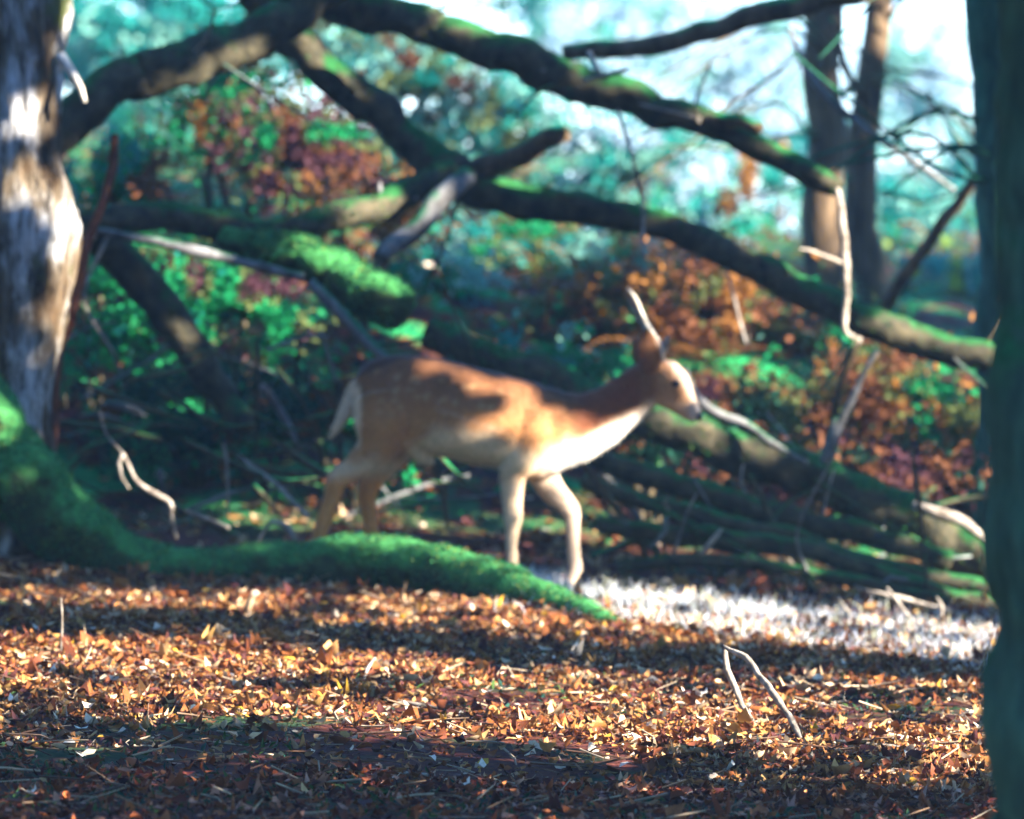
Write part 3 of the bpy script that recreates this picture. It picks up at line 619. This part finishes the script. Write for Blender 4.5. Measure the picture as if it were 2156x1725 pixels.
for pts, y_, lab in [
    ([(1868, 1238, 5, 0), (1895, 1275, 7, -.05), (1936, 1325, 6, -.1)], -.6, 'pale broken stick leaning left in the grass near the right trunk'),
    ([(1972, 1258, 4, 0), (1984, 1275, 6, 0), (1982, 1318, 5, 0)], -.7, 'short bent pale stick upright in the grass by the right trunk'),
    ([(1985, 1350, 5, 0), (2030, 1332, 8, 0), (2086, 1315, 9, 0)], -1.5, 'white broken stick lying on the grass against the right trunk'),
    ([(1762, 1255, 5, 0), (1778, 1280, 6, 0), (1806, 1306, 4, 0)], -.6, 'thin brown stick leaning in the middle of the pale grass'),
    ([(925, 1140, 5, .3), (980, 1172, 6, .1), (1060, 1212, 6, -.1)], -.35, 'straight grey stick leaning over the root between the deer legs'),
    ([(1800, 1236, 6, 0), (1930, 1268, 8, 0), (2085, 1310, 7, 0)], -.1, 'long grey pole lying above the pale grass at the right'),
    ([(540, 1148, 5, 0), (555, 1120, 6, 0), (572, 1100, 8, 0), (600, 1108, 10, 0), (625, 1140, 9, 0)], -.2, 'white bleached root fragment on the leaves left of the hind hoof'),
    ([(390, 1075, 5, 0), (430, 1090, 7, 0), (480, 1112, 8, -.1)], -.1, 'pale stick lying behind the root right of the curled stick'),
    ([(655, 1140, 7, 0), (700, 1132, 6, 0), (760, 1120, 5, .1)], .15, 'pale stick lying between the deer hind legs'),
    ([(470, 935, 6, 0), (478, 985, 5, 0), (480, 1080, 4, 0)], .5, 'thin grey upright stick behind the curled white stick'),
    ([(500, 960, 8, .4), (580, 1020, 8, .2), (650, 1090, 7, 0)], .4, 'blue-grey stick slanting down to the deer hind leg'),
    ([(765, 1440, 5, 0), (772, 1410, 6, .05), (790, 1385, 5, .1)], float(G(770, 1445)[1]), 'upright pale twig among sunlit leaves at left centre'),
    ([(805, 1500, 4, 0), (840, 1480, 6, .02), (890, 1485, 6, 0), (940, 1496, 4, -.02)], float(G(860, 1500)[1]), 'curved pale twig lying on the sunlit leaves'),
    ([(400, 1463, 3, 0), (470, 1465, 6, 0), (560, 1478, 5, -.05)], float(G(470, 1472)[1]), 'long bluish stick lying on the leaves at left'),
    ([(1490, 1492, 9, 0), (1530, 1488, 8, 0), (1580, 1484, 6, .02)], float(G(1530, 1500)[1]), 'short white cut stick lying left of the forked stick'),
    ([(1760, 1560, 4, .02), (1850, 1568, 5, 0), (1940, 1578, 4, 0)], float(G(1850, 1582)[1]), 'long pale twig lying on leaves right of the forked stick'),
    ([(128, 1370, 2.5, 0), (130, 1310, 2, 0), (129, 1260, 1.5, 0)], float(G(128, 1400)[1]), 'very thin upright dry stem at far left'),
    ([(700, 1620, 4, 0), (790, 1622, 6, 0), (900, 1632, 5, 0)], float(G(800, 1630)[1]), 'grey weathered stick lying in shade at lower left')]:
    stick('stick', pts, y_, M['twig'], lab, 'dead sticks on the forest floor')
# brushwood behind the deer: thin sticks lying across each other
for k in range(120):
    right = k % 3 == 0
    vx0 = random.uniform(1250, 2000) if right else random.uniform(120, 1050); y_ = random.uniform(.5, 3.2)
    vy0 = random.uniform(1000, 1240) + (vx0 - 1250) * .06 if right else random.uniform(700, 1120)
    ang = random.choice([random.gauss(.35, .25), random.gauss(-.3, .3), random.gauss(1.2, .3)]); ln = random.uniform(70, 330)
    dx, dy = math.cos(ang) * ln / 2, math.sin(ang) * ln / 2; bnd = random.uniform(-.12, .12) * ln
    th = random.choice([2, 2.5, 3, 4, 5, 8])
    branch('brushwood_stick', [(vx0 - dx, vy0 - dy, y_, th), (vx0 - dx * .3, vy0 - dy * .3 + bnd * .7, y_ + .05, th * 1.1), (vx0 + dx * .4, vy0 + dy * .4 + bnd, y_ + .1, th), (vx0 + dx, vy0 + dy, y_ + .1, th * .6)],
           random.choice([M['twig_dark'], M['twig_dark'], M['bark_dark'], M['bark_grey']]), 'thin dead stick in the brushwood tangle behind the deer', 'stick', group='brushwood tangle behind the deer', seg=7, amp=.2)

# ------------------------------------------------------------------ pale sunlit grass strip
poly_y = lambda x: (np.interp(x, [1100, 1180, 1400, 1700, 2090], [1215, 1232, 1262, 1298, 1345]), np.interp(x, [1100, 1250, 1500, 1800, 2090], [1222, 1292, 1335, 1372, 1415]))
pts_ = []
for k in range(13000):
    vx_ = random.uniform(1110, 2180); lo, hi = poly_y(min(vx_, 2090)); vy_ = lo + (hi - lo) * random.uniform(-.05, 1.15)
    if float(vnoise(vx_ * .014, vy_ * .07, 71)) < .24: continue
    pts_.append(G(vx_, vy_ + 4))
for k in range(1500):
    vx_ = random.uniform(1000, 2180); vy_ = random.uniform(1225, 1300) + max(0, vx_ - 1100) * .08; pts_.append(G(vx_, vy_))
pg = np.array(pts_); n_ = len(pg)
h = rng.uniform(.014, .042, n_) * rng.choice([1, 1, 1, 2.2], n_); lean = rng.normal(0, .5, (n_, 2)) * h[:, None]
wd = rng.uniform(.002, .004, n_); v = np.empty((n_, 5, 3)); th = rng.uniform(0, 6.28, n_); side = np.stack([np.cos(th), np.sin(th), 0 * th], 1) * wd[:, None]
mid = pg + np.stack([lean[:, 0] * .35, lean[:, 1] * .35, h * .6], 1); tip = pg + np.stack([lean[:, 0], lean[:, 1], h], 1)
v[:, 0] = pg - side; v[:, 1] = pg + side; v[:, 2] = mid + side * .7; v[:, 3] = mid - side * .7; v[:, 4] = tip
i = np.arange(n_) * 5; f = np.stack([i, i + 1, i + 2, i + 3, i + 3, i + 2, i + 4], 1).ravel()
cols = np.array([[.66, .65, .62], [.58, .58, .57], [.46, .46, .28], [.64, .66, .70]])[rng.integers(0, 4, n_)] * rng.uniform(.8, 1.1, (n_, 1))
tag(obj('dry_grass', mesh_np('dry_grass', v, f, np.tile([4, 3], n_), np.repeat(cols, 5, 0)), M['grass'], None, False), 'strip of short bleached dry grass lit white by the sun', 'grass', kind='stuff')

# ------------------------------------------------------------------ near right trunk
nr = empty('shaded_tree', P(2200, 1725, -13), 'dark green-tinged tree trunk filling the right edge', 'tree')
pts = [(2330, 2450, -13, 262), (2325, 2000, -13, 246), (2322, 1725, -13, 240), (2330, 1300, -13, 243), (2334, 900, -13, 246), (2338, 500, -13, 243), (2345, 0, -13, 238), (2360, -800, -13, 225), (2400, -2200, -13, 190)]
tube('trunk', [P(a_, b_, c_) for a_, b_, c_, d_ in pts], [d_ * K * 13 for *_, d_ in pts], M['bark_green'], nr, seg=48, step=.03, amp=.07, freq=6, wob=.10)
tp = P(2400, -2200, -13)
tube('limb', [tp, tp + [.6, .3, .8], tp + [1.5, .6, 1.6]], [.17, .1, .05], M['bark_green'], nr, seg=12, step=.1, amp=.1)
tube('limb', [tp, tp + [-.3, .5, .9], tp + [-.5, 1.2, 2.0]], [.15, .09, .04], M['bark_green'], nr, seg=12, step=.1, amp=.1)
crown('crown', tp + [.6, .6, 2.2], (2.4, 2.4, 1.7), 5000, .11, [[.05, .12, .03], [.08, .13, .03]], nr)

# ------------------------------------------------------------------ background trees, shrubs and bracken
def bgtree(label, pts, mat, crown_at=None, cr=(2.5, 2.5, 2), cols=None, nleaf=2500):
    p = [P(a_, b_, c_) for a_, b_, c_, d_ in pts]; r_ = [d_ * K * (c_ + 26) for *_, c_, d_ in pts]
    g = float(gz(p[0][0], p[0][1])); base = p[0].copy()
    if base[2] > g: p.insert(0, np.array([base[0], base[1], g - .2])); r_.insert(0, r_[0] * 1.25)
    t_ = empty('background_tree', p[0], label, 'tree', 'trees standing behind the fallen limbs')
    tube('trunk', p, r_, mat, t_, seg=14, step=.15, amp=.08, freq=3)
    e = p[-1]
    up = np.array([0, 0, 1.0])
    tube('limb', [e - up * .3, e + up * .8 + [.7, 0, 0], e + up * 1.8 + [1.4, .3, 0]], [r_[-1] * .7, r_[-1] * .5, .03], mat, t_, seg=8, step=.2, amp=.1)
    tube('limb', [e - up * .3, e + up * .9 - [.5, 0, 0], e + up * 2 - [1.1, .3, 0]], [r_[-1] * .8, r_[-1] * .5, .03], mat, t_, seg=8, step=.2, amp=.1)
    for _ in range(9):
        q_ = P(pts[0][0], random.uniform(-60, 420), pts[0][2]); q_[0] += random.uniform(-.1, .1); sg = random.choice([-1, 1])
        tube('twig', [q_, q_ + [sg * .35, -.3, random.uniform(-.1, .35)], q_ + [sg * random.uniform(.6, 1.3), -.6, random.uniform(-.5, .6)]], [.014, .01, .005], mat, t_, seg=6, step=.08, amp=.2, freq=8, seed=random.randint(1, 99))
    crown('crown', e + up * 2.2, cr, nleaf, .16, cols or [[.06, .2, .09], [.1, .2, .05], [.3, .2, .05]], t_)
bgtree('straight grey-brown trunk behind the hanging white twig', [(1735, 750, 9, 46), (1735, 600, 9, 45), (1736, 380, 9, 42), (1738, 150, 9, 40), (1740, -60, 9, 40), (1745, -900, 9, 34)], M['bark_brown'])
bgtree('leaning brown trunk right of the straight grey-brown one', [(1850, 760, 10, 42), (1832, 600, 10, 38), (1806, 430, 10, 36), (1808, 300, 10, 34), (1826, 150, 10, 30), (1850, 0, 10, 28), (1885, -300, 10, 26), (1900, -900, 10, 22)], M['bark_brown'])
bgtree('broad mossy trunk half hidden behind the right edge trunk', [(2125, 850, 3.5, 70), (2120, 600, 3.5, 68), (2118, 350, 3.5, 66), (2110, 150, 3.5, 70), (2100, -50, 3.5, 74), (2090, -900, 3.5, 60)], M['bark_green'])
branch('rising_branch', [(1860, 660, 6, 14), (1905, 585, 5.8, 14), (1965, 495, 5.6, 14), (2030, 410, 5.4, 12), (2085, 335, 5.2, 9), (2145, 245, 5, 5)], M['bark_brown'], 'brown branch rising to the right between background trunks',
       sub=[('twig', [(2085, 345, 5.2, 6), (2040, 320, 5.2, 4), (1990, 255, 5.2, 3), (1950, 190, 5.2, 3)], M['twig_dark'])])
branch('thin_branch', [(1660, 60, 5.2, 5), (1700, 150, 5.2, 7), (1770, 230, 5.2, 8), (1850, 290, 5.2, 8), (1930, 345, 5.2, 7), (2010, 400, 5.2, 6)], M['bark_grey'], 'thin blue-grey branch falling across the background trunks', seg=8)
branch('thin_branch', [(1750, 40, 6.2, 5), (1790, 160, 6.2, 6), (1815, 200, 6.2, 6), (1840, 260, 6.2, 4)], M['bark_brown'], 'short thin branch between the two background trunks', seg=8)

EM, TE, OL, OR, RU, PU, PA, YG, DK = [.008, .19, .055], [.01, .19, .14], [.09, .11, .03], [.26, .105, .02], [.14, .05, .018], [.07, .025, .03], [.34, .45, .48], [.26, .36, .05], [.01, .05, .03]  # PA: pale blue of haze and sky put into the far leaf colour
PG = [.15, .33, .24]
def shrub(vx_, vy_, y_, rx, rz, cols, n, size, label, group='shrubs behind the fallen limbs'):
    c = P(vx_, vy_, y_); kx = K * (y_ + 26); R_ = np.array([rx * kx, max(.5, rx * kx * .8), rz * kx])
    g = float(gz(c[0], y_)); root = empty('shrub', (c[0], y_, g), label, 'shrub', group)
    n = int(n * 2.9); size = size * .6
    d = rand_dirs(n); rad = np.abs(rng.normal(0, .52, n)) + .12
    lump = 1 + .35 * (vnoise(d[:, 0] * 3 + vx_, d[:, 2] * 3 + d[:, 1] * 2, 5) - .5)
    p = c + d * (rad * lump)[:, None] * R_
    keep = (p[:, 2] > gz(p[:, 0], p[:, 1]) + .02) & (vnoise(p[:, 0] * 3 / max(.4, R_[0]) + 7, p[:, 2] * 3 / max(.4, R_[2]) + p[:, 1], 12) > .30); p = p[keep]; n = len(p)
    cid = (vnoise(p[:, 0] * 4 / max(.5, R_[0]), p[:, 2] * 4 / max(.5, R_[2]), int(vx_) % 97) * len(cols) * 1.4 - .2 * len(cols) + rng.uniform(-.5, .5, n)).astype(int).clip(0, len(cols) - 1)
    cc = np.asarray(cols)[cid] * rng.uniform(.75, 1.2, (n, 1))
    obj('foliage', foliage_mesh('foliage', p, rng.uniform(size * .6, size * 1.4, n), cc), M['foliage'], root, False)
    for k in range(4):
        e = c + rand_dirs(1)[0] * R_ * .55
        tube('stem', [(c[0] + random.uniform(-.1, .1), y_, g - .05), ((c[0] + e[0]) / 2 + random.uniform(-.1, .1), (y_ + e[1]) / 2, (g + e[2]) / 2), tuple(e)], [.03, .022, .008], M['twig_dark'], root, seg=6, step=.15)
SH = [
 (330, 70, 26, 260, 170, [TE, PG, TE, TE], 5200, .14, 'bright teal leafy shrub at the top left beyond the dark limb'),
 (470, 230, 7, 170, 150, [EM, OL, EM, OR], 2200, .08, 'green and ochre shrub under the leaning limb'),
 (640, 330, 6.5, 200, 140, [PU, RU, OL, PU, EM], 2600, .08, 'rusty shrub in the upper left between the two dark limbs'),
 (250, 370, 5.5, 130, 110, [EM, TE, EM, RU], 1500, .08, 'teal-green shrub right of the left trunk'),
 (230, 650, 4.2, 170, 130, [EM, EM, TE], 2000, .08, 'emerald shrub beside the left trunk at mid height'),
 (480, 660, 4.2, 200, 120, [EM, EM, OL, PU], 2600, .08, 'emerald shrub with purple stems behind the dark propping limb'),
 (420, 860, 3.6, 260, 120, [DK, DK, EM, RU], 2600, .08, 'dark green low shrub left of the deer rump'),
 (760, 450, 5.5, 150, 90, [PU, RU, OR], 1500, .08, 'purple-brown shrub under the sweeping limb'),
 (880, 170, 14, 170, 150, [TE, OL, PG, RU], 1900, .11, 'teal and olive shrub between the two arching limbs'),
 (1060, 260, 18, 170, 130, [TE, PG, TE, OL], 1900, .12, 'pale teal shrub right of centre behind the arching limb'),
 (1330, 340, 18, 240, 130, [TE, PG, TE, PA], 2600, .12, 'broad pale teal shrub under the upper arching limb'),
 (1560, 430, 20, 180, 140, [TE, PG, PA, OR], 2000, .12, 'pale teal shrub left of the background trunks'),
 (1120, 560, 9, 240, 110, [EM, OL, TE, PG], 2600, .09, 'green-grey shrub below the sweeping limb'),
 (900, 620, 7, 170, 100, [TE, EM, PG], 1600, .09, 'teal shrub right of the mossy bough'),
 (1280, 650, 6.5, 170, 100, [OL, RU, OR, OL], 2000, .09, 'orange shrub behind the deer antlers'),
 (1480, 660, 6, 170, 130, [OR, RU, OL, RU], 2200, .09, 'rust-orange shrub above the deer head'),
 (1180, 760, 4.8, 190, 80, [TE, EM, EM, PG], 1800, .08, 'teal-green shrub behind the deer back'),
 (1640, 760, 6.2, 170, 130, [EM, OL, RU, EM], 2200, .09, 'dark green and rust shrub under the sweeping limb end'),
 (1860, 850, 5, 180, 140, [RU, OL, OR, DK, EM], 2400, .08, 'purple-brown shrub with green leaves right of the forked twig'),
 (2020, 960, 4.4, 130, 150, [OL, OR, RU, EM], 2000, .08, 'rust shrub with bright green leaves beside the right trunk'),
 (1560, 880, 4.4, 170, 90, [OR, RU, OL], 1600, .08, 'orange shrub above the big log'),
 (1990, 610, 13, 150, 120, [TE, TE, PG, YG], 1900, .11, 'bright teal shrub between the right background trunks'),
 (1900, 470, 24, 150, 120, [TE, PG, TE], 1500, .13, 'far teal shrub behind the leaning brown trunk'),
 (750, 900, 3.2, 260, 140, [DK, DK, RU, EM], 2400, .08, 'dark shrub behind the deer hindquarters'),
 (1350, 900, 3.0, 220, 90, [DK, RU, DK], 1600, .08, 'dark rust undergrowth behind the deer chest'),
 (1750, 990, 3.2, 300, 70, [PU, RU, DK], 2000, .08, 'dark purple undergrowth behind the log pile'),
]
for a_ in SH: shrub(*a_)
# far wood: airy shrubs and saplings against the sky
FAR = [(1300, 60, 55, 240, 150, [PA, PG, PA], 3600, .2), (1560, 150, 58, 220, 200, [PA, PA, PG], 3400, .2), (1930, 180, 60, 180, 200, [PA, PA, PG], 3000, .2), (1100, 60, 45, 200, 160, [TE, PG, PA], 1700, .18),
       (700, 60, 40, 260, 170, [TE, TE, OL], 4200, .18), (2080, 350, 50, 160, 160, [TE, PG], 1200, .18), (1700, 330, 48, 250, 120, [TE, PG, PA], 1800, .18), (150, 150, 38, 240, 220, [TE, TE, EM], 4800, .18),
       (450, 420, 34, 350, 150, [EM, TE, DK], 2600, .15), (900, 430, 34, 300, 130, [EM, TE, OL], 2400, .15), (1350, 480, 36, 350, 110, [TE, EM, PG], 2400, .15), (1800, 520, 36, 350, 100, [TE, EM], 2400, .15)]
FL = ['under the brown branch at the top', 'against the sky left of the straight trunk', 'against the sky right of the leaning trunk', 'at the top just right of centre', 'at the top left of centre', 'behind the rising branch at far right',
      'crossing behind both background trunks', 'directly right of the old tree at the top', 'low behind the left shrubs', 'low behind the sweeping limb', 'low behind the deer antlers', 'low behind the straight and leaning trunks']
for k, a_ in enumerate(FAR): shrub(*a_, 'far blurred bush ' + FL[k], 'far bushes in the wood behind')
# bracken: one plant shape in two colours, copied
def bracken_mesh(name, cols):
    V = []; F = []; L = []; Cc = []
    for k in range(9):
        az = k * 2.4 + random.uniform(-.3, .3); ln = random.uniform(.6, 1.0); el = random.uniform(.5, 1.1)
        dh = np.array([math.cos(az), math.sin(az), 0]); sd = np.array([-math.sin(az), math.cos(az), 0])
        c = np.array(random.choice(cols)) * random.uniform(.7, 1.2)
        for j in range(3, 14):
            t = j / 14; q = dh * ln * t * math.cos(el) * 1.1 + np.array([0, 0, ln * (t * math.sin(el) - .55 * t * t * t)])
            wl = .32 * (1 - t) * ln
            for s_ in (-1, 1):
                e = q + sd * s_ * wl + dh * wl * .4 - np.array([0, 0, wl * .25]); o_ = len(V)
                V += [q - dh * .018, q + dh * .03, e]; F += [o_, o_ + 1, o_ + 2]; L.append(3); Cc += [c] * 3
    return mesh_np(name, V, F, L, np.array(Cc))
bm_ = [bracken_mesh('b', [OR, RU]), bracken_mesh('b', [EM, OL]), bracken_mesh('b', [RU, PU, OR])]
bdat = []
for me in bm_:
    a_ = np.empty(len(me.vertices) * 3, np.float32); me.vertices.foreach_get('co', a_); c_ = np.empty(len(me.vertices) * 4, np.float32); me.color_attributes['Col'].data.foreach_get('color', c_)
    bdat.append((a_.reshape(-1, 3), c_.reshape(-1, 4)[:, :3])); bpy.data.meshes.remove(me)
BV, BC = [], []
for k in range(150):
    y_ = random.uniform(4.5, 28); vx_ = random.uniform(100, 2140); x_ = float(P(vx_, 500, y_)[0])
    which = 0 if 1150 < vx_ < 1650 else (random.choice([1, 1, 2]) if vx_ < 1000 else random.choice([0, 1, 2]))
    sc_ = random.uniform(.6, 1.0); th = random.uniform(0, 6.28); a_, c_ = bdat[which]
    R_ = np.array([[math.cos(th), math.sin(th), 0], [-math.sin(th), math.cos(th), 0], [0, 0, 1]])
    BV.append(a_ @ R_ * sc_ + [x_, y_, float(gz(x_, y_))]); BC.append(c_)
BV, BC = np.concatenate(BV), np.concatenate(BC)
tag(obj('bracken', mesh_np('bracken', BV, np.arange(len(BV)), np.full(len(BV) // 3, 3), BC), M['foliage'], None, False), 'mass of orange and green bracken in the undergrowth behind the fallen limbs', 'bracken', kind='stuff')

# ------------------------------------------------------------------ trees to the right, outside the frame, whose crowns dapple the light
def lit_ground(vx, vy):
    """where sun reaches the floor through gaps in the crowns (0..1)"""
    nz = vnoise(vx * .012, vy * .04, 41); nz2 = vnoise(vx * .03, vy * .09, 42)
    band = np.interp(vx, [0, 200, 800, 1300, 1900, 2200], [1312, 1320, 1362, 1398, 1418, 1425])
    low = np.interp(vx, [0, 300, 600, 1000, 1400, 1700, 2050], [1500, 1540, 1545, 1565, 1600, 1640, 1660])
    up = np.interp(vx, [0, 600, 1000, 1250, 2100], [1246, 1258, 1272, 1250, 1300])
    jit = 34 * (vnoise(vx * .007, vy * 0 + 3, 45) - .5) + 26 * (vnoise(vx * .02, vy * .02, 46) - .5); low = low + 1.6 * jit; band = band + .6 * jit
    a = ((vy > up) & (vy < band - 24)) * (nz2 > .3)
    b_ = ((vy > band + 26) & (vy < low)) * (nz * .6 + nz2 * .4 > .30)
    c = ((vy > low) & (vy < low + 90)) * (nz2 > .62) + ((vy >= low + 90) * (nz2 > .8))
    glo, ghi = poly_y(np.clip(vx, 1110, 2090)); g_ = (vx > 1130) & (vy > glo - 14) & (vy < ghi + 4) & (nz2 > .16)
    return np.clip(a + b_ + c + g_, 0, 1)
spots = []     # (point, radius) on standing things that the sun reaches
def spot(p, r): spots.append((np.asarray(p), r))
for cx_, cy_, yy, r in [(1835, 512, -.03, .045), (1880, 560, -.02, .045), (1915, 615, -.01, .035), (1935, 680, 0, .035), (1968, 760, 0, .03), (1735, 440, -.09, .03), (1900, 720, -.03, .015), (1700, 300, -.06, .05), (1740, 380, -.05, .05), (1660, 210, -.06, .05), (1180, 730, -.13, .075), (1220, 780, -.13, .095), (1260, 840, -.12, .095), (1290, 880, -.1, .09),
        (1340, 930, -.05, .09), (1430, 930, 0, .07), (1530, 870, 0, .06), (1300, 1010, -.05, .08), (1200, 1070, -.05, .07), (1130, 1100, -.07, .05), (1120, 1200, -.07, .05), (1110, 1320, -.07, .045), (1100, 1450, -.07, .04),
        (1330, 1150, .08, .06), (1390, 1230, .08, .05), (1395, 1330, .08, .05), (1400, 1440, .08, .05), (1390, 1520, .08, .05), (660, 520, -.06, .04), (720, 530, -.06, .045), (800, 550, -.06, .04), (960, 620, -.1, .045), (1050, 615, -.08, .04), (1150, 620, -.06, .04), (920, 640, -.11, .03),
        (1000, 830, -.15, .025), (950, 812, -.15, .025)]:
    spot(DP(cx_, cy_, yy), r)
for vx_, vy_, yy, r in [(150, 480, YT, .2), (150, 560, YT, .2), (140, 640, YT, .16), (120, 720, YT, .06), (130, 30, YT, .08), (130, 410, YT, .08), (60, 230, -.45, .07), (100, 245, -.45, .07), (20, 400, -.45, .1), (95, 950, -.5, .1), (30, 860, -.85, .11), (95, 420, -.45, .06),
        (1770, 450, 1.8, .07), (1780, 530, 1.8, .08), (1782, 610, 1.8, .08), (1780, 680, 1.8, .08), (1760, 390, 1.9, .06), (1810, 718, 1.8, .06), (2000, 1085, 1.1, .12), (2060, 1120, 1.1, .1), (1930, 1065, 1.1, .06),
        (700, 530, 1.3, .16), (780, 580, 1.25, .14), (1560, 890, 1.2, .08), (1500, 870, 1.2, .06), (1620, 925, 1.2, .06), (300, 1030, -.15, .1), (350, 1055, -.15, .08), (262, 970, -.15, .06), (480, 1110, -.15, .08), (590, 1110, -.2, .12), (400, 1140, -.3, .1),
        (560, 690, 4.2, .3), (620, 700, 4.2, .2), (200, 690, 4.2, .3), (430, 570, 4.2, .2), (290, 560, 4.5, .15), (350, 740, 4.0, .12), (1490, 250, 2.1, .07), (1640, 315, 2.0, .06), (1740, 370, 1.9, .06), (1900, 690, 2.4, .07), (1680, 580, 2.5, .06), (1300, 180, 2.2, .07), (960, 60, 2.3, .06), (880, 1150, -.7, .14), (1000, 1190, -.95, .2), (1100, 1230, -1.35, .2), (700, 1150, -.6, .08), (1200, 1290, -1.7, .15), (440, 530, 1.1, .07), (330, 508, 1.1, .05), (1600, 265, 1.9, .05), (1420, 440, 2.6, .08), (1560, 520, 2.5, .06), (1200, 150, 2.3, .06), (1880, 1240, -.6, .1), (1990, 1290, -.7, .1), (2050, 1325, -1.5, .1), (1460, 800, 1.2, .05), (1790, 860, 1.1, .06)]:
    spot(P(vx_, vy_, yy), r)
SPp = np.array([[p @ U_, p @ V_, r] for p, r in spots])
n_ = 190000
s_ = rng.uniform(-2.2, 4.8, n_); t_ = rng.uniform(-12, 15, n_); d_ = rng.uniform(6.0, 11.5, n_)
ex = 6000; s_[:ex] = rng.uniform(-.2, 1.7, ex); t_[:ex] = rng.uniform(-.75, .6, ex)      # extra leaves added to stop stray sun leaking onto the deer
# floor point below each sun ray
A0 = s_[:, None] * U_ + t_[:, None] * V_
gxy = A0.copy()
for _ in range(6):
    k_ = (gz(np.clip(gxy[:, 0], -8, 8), np.clip(gxy[:, 1], -12, 8)) - gxy[:, 2]) / S[2]; gxy = gxy + k_[:, None] * S
gvx, gvy = to_view(gxy)
lit = np.where((gxy[:, 1] < .3) & (np.abs(gvx - 1078) < 1400), lit_ground(gvx, gvy), 0)
bgm = (t_ > 2.6); lit = np.where(bgm, (vnoise(s_ * 1.7, t_ * 1.0, 51) > .65), lit)
mid_ = (t_ > .35) & (t_ <= 2.6); lit = np.where(mid_, (vnoise(s_ * 3, t_ * 3, 52) > .72), lit)
for a_, b_, r in SPp: lit = np.where((s_ - a_) ** 2 + (t_ - b_) ** 2 < (r * .8 + .03) ** 2, 1, lit)
pos = A0 + d_[:, None] * S
# crowns shaped for the light
pv = to_view(pos); out = ~((pos[:, 1] > -26) & (pv[0] > -200) & (pv[0] < 2500) & (pv[1] > -200) & (pv[1] < 1900))
keep = (lit < .5) & out & (pos[:, 2] > .3)
pos, tt = pos[keep], t_[keep]
tcs = np.array([-10.4, -6.9, -3.6, -.72, 1.15, 4.2, 8.0, 12.5])
own = np.abs(tt[:, None] - tcs[None]).argmin(1)
names = ['nearest', 'second', 'third', 'fourth', 'fifth', 'sixth', 'seventh', 'farthest']
for k, tc in enumerate(tcs):
    q = pos[own == k]; n_ = len(q)
    bx = 8.6 + random.uniform(-.6, .6); by = (tc - bx * V_[0]) / V_[1]; g = float(gz(bx, by))
    rt = empty('edge_tree', (bx, by, g), names[k] + ' leafy tree in the row along the right side of the clearing', 'tree', 'trees along the right side of the clearing')
    hi = np.array([bx + .4, by, 6.0])
    tube('trunk', [(bx, by, g - .2), (bx + .1, by, 1.5), (bx - .1, by + .1, 2.8), (bx + .2, by, 4.2), tuple(hi)], [.2, .16, .14, .11, .05], M['bark_brown'], rt, seg=14, step=.2, amp=.08, freq=3)
    for j in range(6):
        e = q[rng.integers(0, n_)]; z0 = random.uniform(1.2, 4.0)
        tube('limb', [(bx, by, z0), tuple((np.array([bx, by, z0]) + e) / 2 + [0, 0, .3]), tuple(e)], [.035, .022, .008], M['bark_brown'], rt, seg=6, step=.3, amp=.1)
    cc = np.array([[.06, .13, .03], [.09, .15, .03], [.2, .14, .03]])[rng.integers(0, 3, n_)] * rng.uniform(.6, 1.3, (n_, 1))
    obj('crown', foliage_mesh('crown', q, rng.uniform(.10, .17, n_), cc, .75, face=S), M['canopy'], rt, False)

# ------------------------------------------------------------------ unseen trees added around the clearing to block horizon light
sm = foliage_mesh('crown', np.concatenate([np.array([0, 0, 3.6]) + rand_dirs(1100) * (rng.uniform(.3, 1, (1100, 1)) ** .5) * [2.6, 2.6, 3.4]]), rng.uniform(.4, .75, 1100), np.array([[.05, .12, .03], [.09, .13, .03], [.16, .12, .03]])[rng.integers(0, 3, 1100)], .7)
sm.materials.append(M['canopy'])
V, F, L = tube_data([(0, 0, -.3), (.05, 0, 1.5), (-.05, .05, 3.5), (0, 0, 6)], [.2, .16, .12, .04], seg=12, step=.3, amp=.1, freq=3)
tm = mesh_np('trunk', V, F, L); tm.materials.append(M['bark_brown'])
WL = ['left of', 'behind and left of', 'behind', 'behind and right of']
for k in range(22):
    if k < 9: x_, y_ = -6.5 - random.uniform(0, 2), -24 + k * 3.6 + random.uniform(-.8, .8)
    else: a_ = (k - 9) / 12 * math.pi; x_, y_ = -9 * math.cos(a_) , -29 - 6 * math.sin(a_)
    r_ = empty('sky_block_tree', (x_, y_, float(gz(x_, y_))), 'unseen leafy tree added to block sky light ' + ('along the left side' if k < 9 else 'behind the viewer'), 'tree', 'unseen trees added against horizon light')
    s_ = random.uniform(.9, 1.3); r_.scale = (s_, s_, s_); r_.rotation_euler = (0, 0, random.uniform(0, 6.28))
    for nm, me in (('trunk', tm), ('crown', sm)):
        o = bpy.data.objects.new(nm, me); C.objects.link(o); o.parent = r_

# ------------------------------------------------------------------ misty air
bm = bmesh.new(); bmesh.ops.create_cube(bm, size=1)
for v in bm.verts: v.co = Vector((v.co.x * 330, 101 + v.co.y * 330, 4.75 + v.co.z * 14.5))
hm = bpy.data.meshes.new('haze'); bm.to_mesh(hm); bm.free()
m = bpy.data.materials.new('haze'); m.use_nodes = True; n = m.node_tree.nodes; n.clear()
out_ = n.new('ShaderNodeOutputMaterial'); pv_ = n.new('ShaderNodeVolumePrincipled')
pv_.inputs['Color'].default_value = (.42, .70, 1, 1); pv_.inputs['Density'].default_value = .0007; pv_.inputs['Anisotropy'].default_value = .25
m.node_tree.links.new(pv_.outputs[0], out_.inputs['Volume'])
tag(obj('haze', hm, m, None, False), 'thin bluish mist filling the wood', 'haze', kind='stuff')
